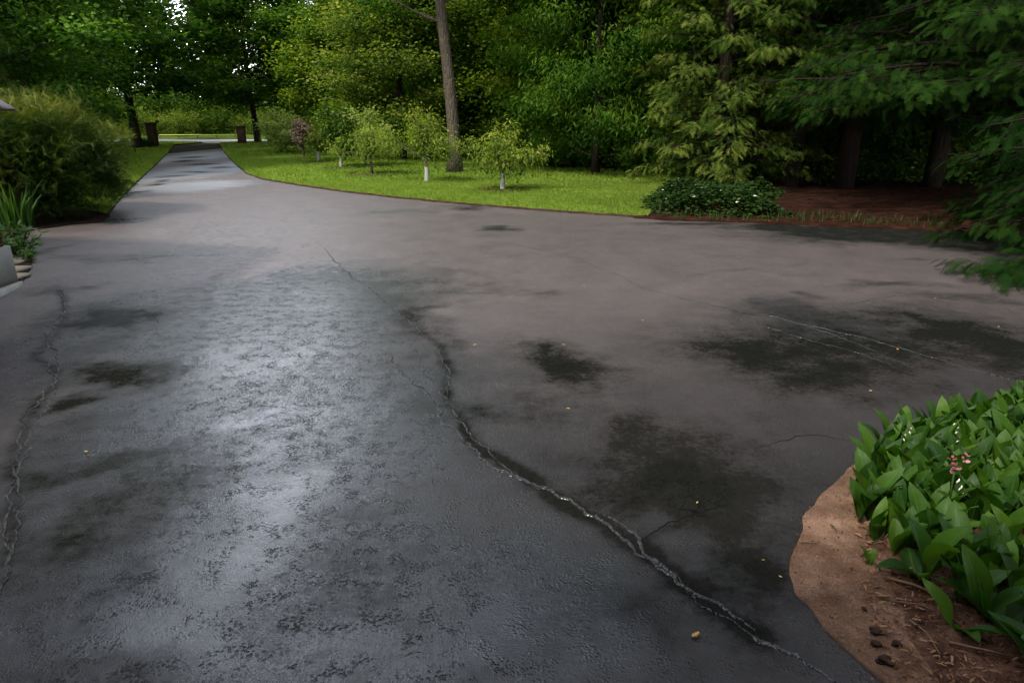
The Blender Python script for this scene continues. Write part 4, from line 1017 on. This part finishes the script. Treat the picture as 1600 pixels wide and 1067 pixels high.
# nearer, larger plants, each one told apart
def lily_at(px, py, seed, nl, L, W, tilt, label, name='lily_plant', rz=0.0):
    p = G(px, py); o = link(name, lily_mesh(seed, nl, L, W, tilt=tilt)); o.location = (p[0], p[1], .012); o.rotation_euler.z = rz
    tag(o, label, 'lily plant'); return o
lily_at(1350, 662 + 80, 401, 2, .10, .018, (1.0, 1.4), 'small pale green shoot at the left tip of the lily patch')
lily_at(1357, 885, 402, 2, .085, .017, (1.0, 1.5), 'small lone sprout on the sand in front of the lily patch')
lily_at(1356, 815, 403, 3, .20, .034, (1.1, 1.45), 'lily plant at the front left corner of the patch, leaning over the sand')
lily_at(1500, 905, 404, 4, .25, .050, (.55, 1.2), 'large lily plant with arching leaves over the bark mulch')
lily_at(1432, 905, 405, 3, .19, .044, (.4, 1.0), 'broad-leaved lily plant spreading low onto the mulch, left of the large one')
lily_at(1560, 985, 406, 4, .26, .062, (.35, 1.0), 'lily plant with the broadest flat leaves near the right edge')
lily_at(1490, 985, 407, 3, .17, .030, (.5, 1.1), 'small three-leaved lily plant on the mulch near the bottom right')
lily_at(1640, 1075, 408, 3, .24, .06, (.6, 1.3), 'lily plant cut by the bottom right corner of the picture')
lily_at(1600, 900, 409, 4, .24, .05, (.7, 1.3), 'lily plant with one tall pale-edged leaf at the right edge')
lily_at(1450, 850, 410, 3, .22, .040, (.8, 1.3), 'lily plant with two upright crossing leaves at the front of the patch')
lily_at(1545, 880, 411, 4, .24, .046, (.7, 1.3), 'lily plant between the large arching one and the right edge')

# pink flower spike
p = G(1490, 820); t = empty('pink_flower', (p[0] - .02, p[1] + .02, .01)); tag(t, 'single pink flower spike rising from the lily leaves', 'flower')
mb = MB(); mb.tube([(0, 0, 0), (-.01, 0, .15), (-.015, 0, .27)], [.005, .0045, .004], 6); link('stem', mb.mesh('stem', M['lily'], True), t)
rng = rs(77); P = []; D = []
for k in range(30):
    a = rng.uniform(0, 6.28); h_ = rng.uniform(.22, .33); P.append((-.015 + (.035 if k % 2 and h_ > .27 else -.02 if h_ > .27 else 0) , 0, h_)); D.append((math.cos(a), math.sin(a), rng.uniform(-.1, .8)))
link('petals', leaf_mesh('petals', M['pink'], BROAD, np.array(P) + rng.normal(size=(30, 3)) * .006, np.array(D), rng.normal(size=(30, 3)) + (0, 0, .6), rng.uniform(.012, .022, 30), rng.rand(30)), t)
# bell-flower stalks
bell = None
mbS = MB(); mbB = MB()
mbS.tube([(0, 0, 0), (.005, 0, .12), (.02, 0, .2), (.045, 0, .235)], .0018, 5)
for k, (x, z) in enumerate([(.012, .155), (.018, .172), (.027, .188), (.036, .205), (.046, .218)]):
    mbB.tube([(x, 0.004 * (-1) ** k, z), (x + .003, .006 * (-1) ** k, z - .004), (x + .005, .007 * (-1) ** k, z - .011)], [.001, .0026, .003], 7)
def bell_at(px, py, k, first=[None]):
    p = G(px, py)
    if first[0] is None:
        t = empty('bell_flower', (p[0], p[1], .01)); link('stem', mbS.mesh('stem', M['lily'], True), t); link('bells', mbB.mesh('bells', M['bell'], True), t); first[0] = t
    else: t = copy_tree(first[0], (p[0], p[1], .01), k * 1.7, 1.0)
    t.rotation_euler.z = k * 1.7; t.scale = (1.15, 1.15, 1.15)
    tag(t, 'thin stalk of small cream bell flowers among the lily leaves', 'flower stalk', 'bell flower stalks among the lilies')
for k, q in enumerate([(1392, 745), (1490, 745), (1494, 830), (1580, 690)]): bell_at(q[0], q[1], k)

# litter things on the sand
def twig(P, r0, label, px, py, name='twig', m='twig', z=.018):
    p = G(px, py); mb = MB(); mb.tube(P, r0 * np.linspace(1, .45, len(P)), 6); o = link(name, mb.mesh(name, M[m], True)); o.location = (p[0], p[1], z); tag(o, label, 'twig' if name == 'twig' else name.replace('_', ' ')); return o
twig([(-.03, .004, 0), (0, 0, .002), (.025, -.003, 0), (.045, .0, .004)], .0035, 'short brown twig lying alone on the sand', 1262, 853)
twig([(-.10, .10, .01), (-.03, .05, .018), (.03, .0, .01), (.10, -.01, .012), (.16, -.04, .004)], .006, 'long bent brown stick on the mulch under the broad leaves', 1450, 940)
twig([(-.10, .06, .004), (-.02, .03, .014), (.06, -.03, .01), (.09, -.10, .004)], .0035, 'thin reddish twig below the long bent stick', 1450, 965)
twig([(-.08, .05, .004), (0, 0, .02), (.10, -.02, .004)], .006, 'pale curved stick near the bottom right corner', 1535, 1030)
twig([(-.02, .10, .004), (0, .03, .01), (-.01, -.06, .004)], .004, 'straight dark twig pointing toward the bottom of the picture', 1455, 1010)
o = twig([(0, .03, .002), (-.004, .01, .012), (.004, -.02, .003)], .003, 'yellow-green fallen leaf blade on the sand', 1302, 832, 'leaf_blade', 'iris')
for k, (px, py, s, lab) in enumerate([(1365, 992, .016, 'upper dark soil clod on the sand'), (1366, 1012, .014, 'middle dark soil clod on the sand, left of the small one'), (1400, 1012, .013, 'small dark soil clod right of the middle one'), (1382, 1038, .020, 'largest dark soil clod at the bottom of the sand'), (1405, 945, .010, 'dark soil clod near the broad lily leaves'), (1348, 957, .009, 'smallest dark soil clod alone on the sand')]):
    rr = rs(k + 5); import bmesh
    bm = bmesh.new(); bmesh.ops.create_icosphere(bm, subdivisions=3, radius=s)
    for v in bm.verts:
        q = v.co * (60); f = 1 + .35 * (math.sin(q.x * 2.1 + k) * math.cos(q.y * 2.7) + .5 * math.sin(q.z * 4 + q.x * 3)); v.co *= f; v.co.z *= .55; v.co.x *= 1.25
    me = bpy.data.meshes.new('soil_clod'); bm.to_mesh(me); bm.free(); me.materials.append(M['clod']); me.shade_smooth()
    p = G(px, py); o = link('soil_clod', me); o.location = (p[0], p[1], .018); tag(o, lab, 'soil clod', 'dark soil clods on the sand')

# fallen leaves on the drive
def fern_leaf(seed, L):
    rng = rs(seed); V = []; Q = []
    def lobe(a, ang, l, w):
        d = np.array((math.cos(ang), math.sin(ang))); s = np.array((-d[1], d[0])); i = len(V)
        for u, ww in ((0, .25), (.5, 1), (1, .05)):
            c = np.array(a) + d * l * u; V.append((*(c - s * w * ww), .004 + .004 * u)); V.append((*(c + s * w * ww), .002 + .006 * u * rng.rand()))
        Q.extend([(i, i + 1, i + 3, i + 2), (i + 2, i + 3, i + 5, i + 4)])
    lobe((-L / 2, 0), 0, L, L * .09)
    for k in range(5):
        x = -L * .35 + L * .16 * k
        for sg in (-1, 1): lobe((x, 0), sg * .8, L * (.36 - .04 * k), L * .07)
    V = np.array(V); return mesh_np('fallen_leaf', V, [np.array(Q)], M['fallen'], False, np.full(len(V), .8))
def small_leaf(seed, L):
    rng = rs(seed); V0 = np.array([(-.5, 0, 0), (-.2, .2, .05), (.2, .18, .03), (.5, 0, .06), (.2, -.2, .02), (-.2, -.18, .03)]) * L
    V0[:, 2] += .002; return mesh_np('fallen_leaf', V0, [np.array([(0, 1, 2, 3), (0, 3, 4, 5)])], M['fallen'], False, np.full(6, rng.uniform(.2, 1)))
p = G(1087, 995); o = link('fallen_leaf', fern_leaf(1, .042)); o.location = (p[0], p[1], .006); o.rotation_euler.z = .5; tag(o, 'lobed golden leaf on the wet drive at the bottom, largest of the fallen leaves', 'leaf', 'fallen leaves on the drive')
for k, (px, py, L, lab) in enumerate([(135, 707, .03, 'yellow leaf on the wet drive at the far left'), (742, 540, .045, 'yellow leaf fleck left of the dark patch in mid drive'), (1004, 502, .05, 'yellow leaf fleck on the dry grey middle of the drive'),
        (888, 640, .035, 'pale leaf fleck in the middle of the dark wet streaks'), (1360, 612, .04, 'orange leaf fleck just above the lily patch'), (1402, 547, .05, 'orange leaf fleck between the two long cracks'), (1219, 903, .02, 'tiny orange leaf nearest the left bulge of the sand'),
        (1192, 877, .018, 'tiny orange leaf left of the sand bed'), (1089, 787, .022, 'tiny yellow leaf on the dark patch above the long crack'), (1155, 403, .08, 'yellow leaf fleck far out on the right of the drive'), (881, 540, .04, 'pale leaf fleck beside the round dark patch'),
        (700, 478, .04, 'tiny pale leaf right of the upper crack'), (1560, 512, .05, 'orange leaf fleck on the dark wet patch at the right edge'), (912, 447, .05, 'tiny yellow leaf above the thin dark streak')]):
    p = G(px, py); o = link('fallen_leaf', small_leaf(k, L * .8)); o.location = (p[0], p[1], .006); o.rotation_euler.z = k * .9; tag(o, lab, 'leaf', 'fallen leaves on the drive')

# ------------------------------------------------------------------ house corner
cx, cy = G(31, 446)[:2]
t = empty('brick_house', (cx - .03, cy, 0)); tag(t, 'red brick house corner on a grey concrete base at the left edge', 'house')
def part(name, boxes, m):
    mb = MB()
    for c, d in boxes: mb.box(c, d)
    return link(name, mb.mesh(name, M[m]), t)
hy = cy + 3.5
part('wall', [((-4, -hy / 2 - .03, 1.66), (8, hy - .06, 2.48))], 'brick')
part('foundation', [((-4, -hy / 2, .2), (8.05, hy, .44))], 'concrete')
part('unseen_garage_wall', [((6.2, -cy - 4.5, 2.8), (12.3, 6, 5.6))], 'brick')  # unseen wing behind the camera, wall and roof raised to shade the near drive
mb = MB(); mb.add([(-8.5, .4, 2.9), (.45, .4, 2.9), (.45, -hy - .4, 2.9), (-8.5, -hy - .4, 2.9), (-4, .4, 4.4), (-4, -hy - .4, 4.4)], [(0, 4, 5, 3), (1, 2, 5, 4), (0, 3, 2, 1)], [(0, 1, 4), (3, 5, 2)])
link('roof', mb.mesh('roof', M['shingle']), t)
mb = MB(); y0 = -cy - 1.1; mb.add([(-.0, y0, 5.6), (12.9, y0, 5.6), (12.9, y0 - 7, 5.6), (0, y0 - 7, 5.6), (0, y0 - 3.5, 8.0), (12.9, y0 - 3.5, 8.0)], [(0, 1, 5, 4), (2, 3, 4, 5), (0, 3, 2, 1)], [(0, 4, 3), (1, 2, 5)])
link('unseen_garage_roof', mb.mesh('unseen_garage_roof', M['shingle']), t)
# wall lantern near the corner
lz = HC + .045; t2 = empty('wall_lantern', (cx - .03, cy - .35, 0)); tag(t2, 'bronze lantern hood projecting from the house corner', 'lantern')
def place(name, mb, m): return link(name, mb.mesh(name, M[m]), t2)
mb = MB(); mb.box((.012, 0, lz), (.024, .12, .22)); place('back_plate', mb, 'bronze')
mb = MB(); mb.tube([(.02, 0, lz + .05), (.14, 0, lz + .22), (.30, 0, lz + .26), (.32, 0, lz + .20)], .01, 8); place('arm', mb, 'bronze')
mb = MB(); c = np.array((.33, 0)); V = [(c[0] + a * .17, b * .17, lz + .03) for a, b in ((-1, -1), (1, -1), (1, 1), (-1, 1))] + [(c[0] + a * .17, b * .17, lz + .05) for a, b in ((-1, -1), (1, -1), (1, 1), (-1, 1))] + [(c[0] + a * .04, b * .04, lz + .20) for a, b in ((-1, -1), (1, -1), (1, 1), (-1, 1))]
mb.add(V, [(0, 3, 2, 1), (0, 1, 5, 4), (1, 2, 6, 5), (2, 3, 7, 6), (3, 0, 4, 7), (4, 5, 9, 8), (5, 6, 10, 9), (6, 7, 11, 10), (7, 4, 8, 11), (8, 9, 10, 11)]); place('hood', mb, 'bronze')
mb = MB()
for a, b in ((-1, -1), (1, -1), (1, 1), (-1, 1)): mb.tube([(.31 + a * .07, b * .07, lz + .03), (.31 + a * .05, b * .05, lz - .2)], .008, 5)
mb.box((.31, 0, lz - .21), (.12, .12, .02)); place('cage', mb, 'bronze')
# concrete apron slab and pavers
slab = [G(-60, 700), G(-10, 498), G(8, 470), G(22, 449), (cx - .0, cy, 0), (cx - .0, cy - 3, 0)]
poly_sheet('concrete_slab', [(cx + .02, cy - .02, 0), (cx + .06, cy - .02, 0), (cx + .30, cy - 1.2, 0), (cx + .30, cy - 4, 0), (cx + .02, cy - 4, 0)][::-1], .05, M['concrete'], -.01)
for k, (px, py) in enumerate([(30, 412), (28, 425), (25, 437)]):
    p = G(px, py); mb = MB(); mb.box((0, 0, 0), (.22, .305, .03)); o = link('paver', mb.mesh('paver', M['paver'])); o.location = (p[0] - .04, p[1], .028)
    tag(o, ('pale beige paver farthest from the house corner', 'pale beige paver in the middle of the short edging', 'pale beige paver nearest the house corner')[k], 'paver', 'pavers edging the left bed')

# ================================================================== LIGHT, WORLD, CAMERA
SE, SA = math.radians(50), math.atan2(-.66, -.70)   # sun from behind the left shoulder
sd = np.array((math.sin(SA) * math.cos(SE), math.cos(SA) * math.cos(SE), math.sin(SE)))
from mathutils import Vector
su = bpy.data.lights.new('sun', 'SUN'); su.energy = 4.8; su.angle = math.radians(4); su.color = (1, .93, .82)
so = bpy.data.objects.new('sun', su); col.objects.link(so); so.rotation_euler = Vector(sd).to_track_quat('Z', 'Y').to_euler()
w = bpy.data.worlds.new('World'); sc.world = w; w.use_nodes = True; nt = w.node_tree; nt.nodes.clear(); n = N(nt)
sky = n.new('ShaderNodeTexSky'); sky.sky_type = 'NISHITA'; sky.sun_disc = False; sky.sun_elevation = SE; sky.sun_rotation = SA % (2 * PI)
tc = n.coord('Generated'); mp = n.new('ShaderNodeMapping'); mp.inputs['Scale'].default_value = (1, 1, 2.2); n.L(tc, mp.inputs[0])
cl = n.noise(mp.outputs[0], 2.3, 7, .58, .3)
cf = n.ramp(cl, [(.34, .35), (.56, 1.0)])
cc = n.ramp(n.noise(mp.outputs[0], 3.1, 5, .5), [(.34, (9.5, 10.4, 12.2)), (.66, (25, 25.5, 26.5))])
dp = n.new('ShaderNodeVectorMath', operation='DOT_PRODUCT'); n.L(tc, dp.inputs[0]); dp.inputs[1].default_value = (math.cos(math.radians(22)), math.sin(math.radians(22)), 0)
sz = n.new('ShaderNodeSeparateXYZ'); n.L(tc, sz.inputs[0])
lob = n.math('ADD', n.math('ABSOLUTE', dp.outputs['Value']), n.math('MULTIPLY', n.math('MAXIMUM', n.math('SUBTRACT', sz.outputs[2], .26), 0.0), .55))
br = n.ramp(lob, [(.05, (2.6, 2.6, 2.68)), (.38, (.76, .77, .80))])  # bright band added to the sky, shaped for the drive's reflections
cc = n.mix(1.0, cc, br, 'MULTIPLY')
bg = n.new('ShaderNodeBackground'); bg.inputs[1].default_value = .12
n.L(n.mix(cf, sky.outputs[0], cc), bg.inputs[0])
wo = n.new('ShaderNodeOutputWorld'); n.L(bg.outputs[0], wo.inputs[0])
cam = bpy.data.cameras.new('camera'); cam.lens = 24; cam.sensor_width = 36; cam.clip_end = 2000; cam.clip_start = .05
co = bpy.data.objects.new('camera', cam); col.objects.link(co); co.location = (0, 0, HC); co.rotation_euler = (PI / 2 - TH, 0, 0); sc.camera = co
sc.view_settings.view_transform = 'Standard'; sc.view_settings.look = 'None'; sc.view_settings.exposure = 0
c_ = sc.cycles; c_.use_adaptive_sampling = True; c_.adaptive_threshold = .03; c_.max_bounces = 6; c_.diffuse_bounces = 3; c_.glossy_bounces = 2; c_.transmission_bounces = 3; c_.transparent_max_bounces = 4
c_.caustics_reflective = False; c_.caustics_refractive = False; c_.sample_clamp_indirect = 6
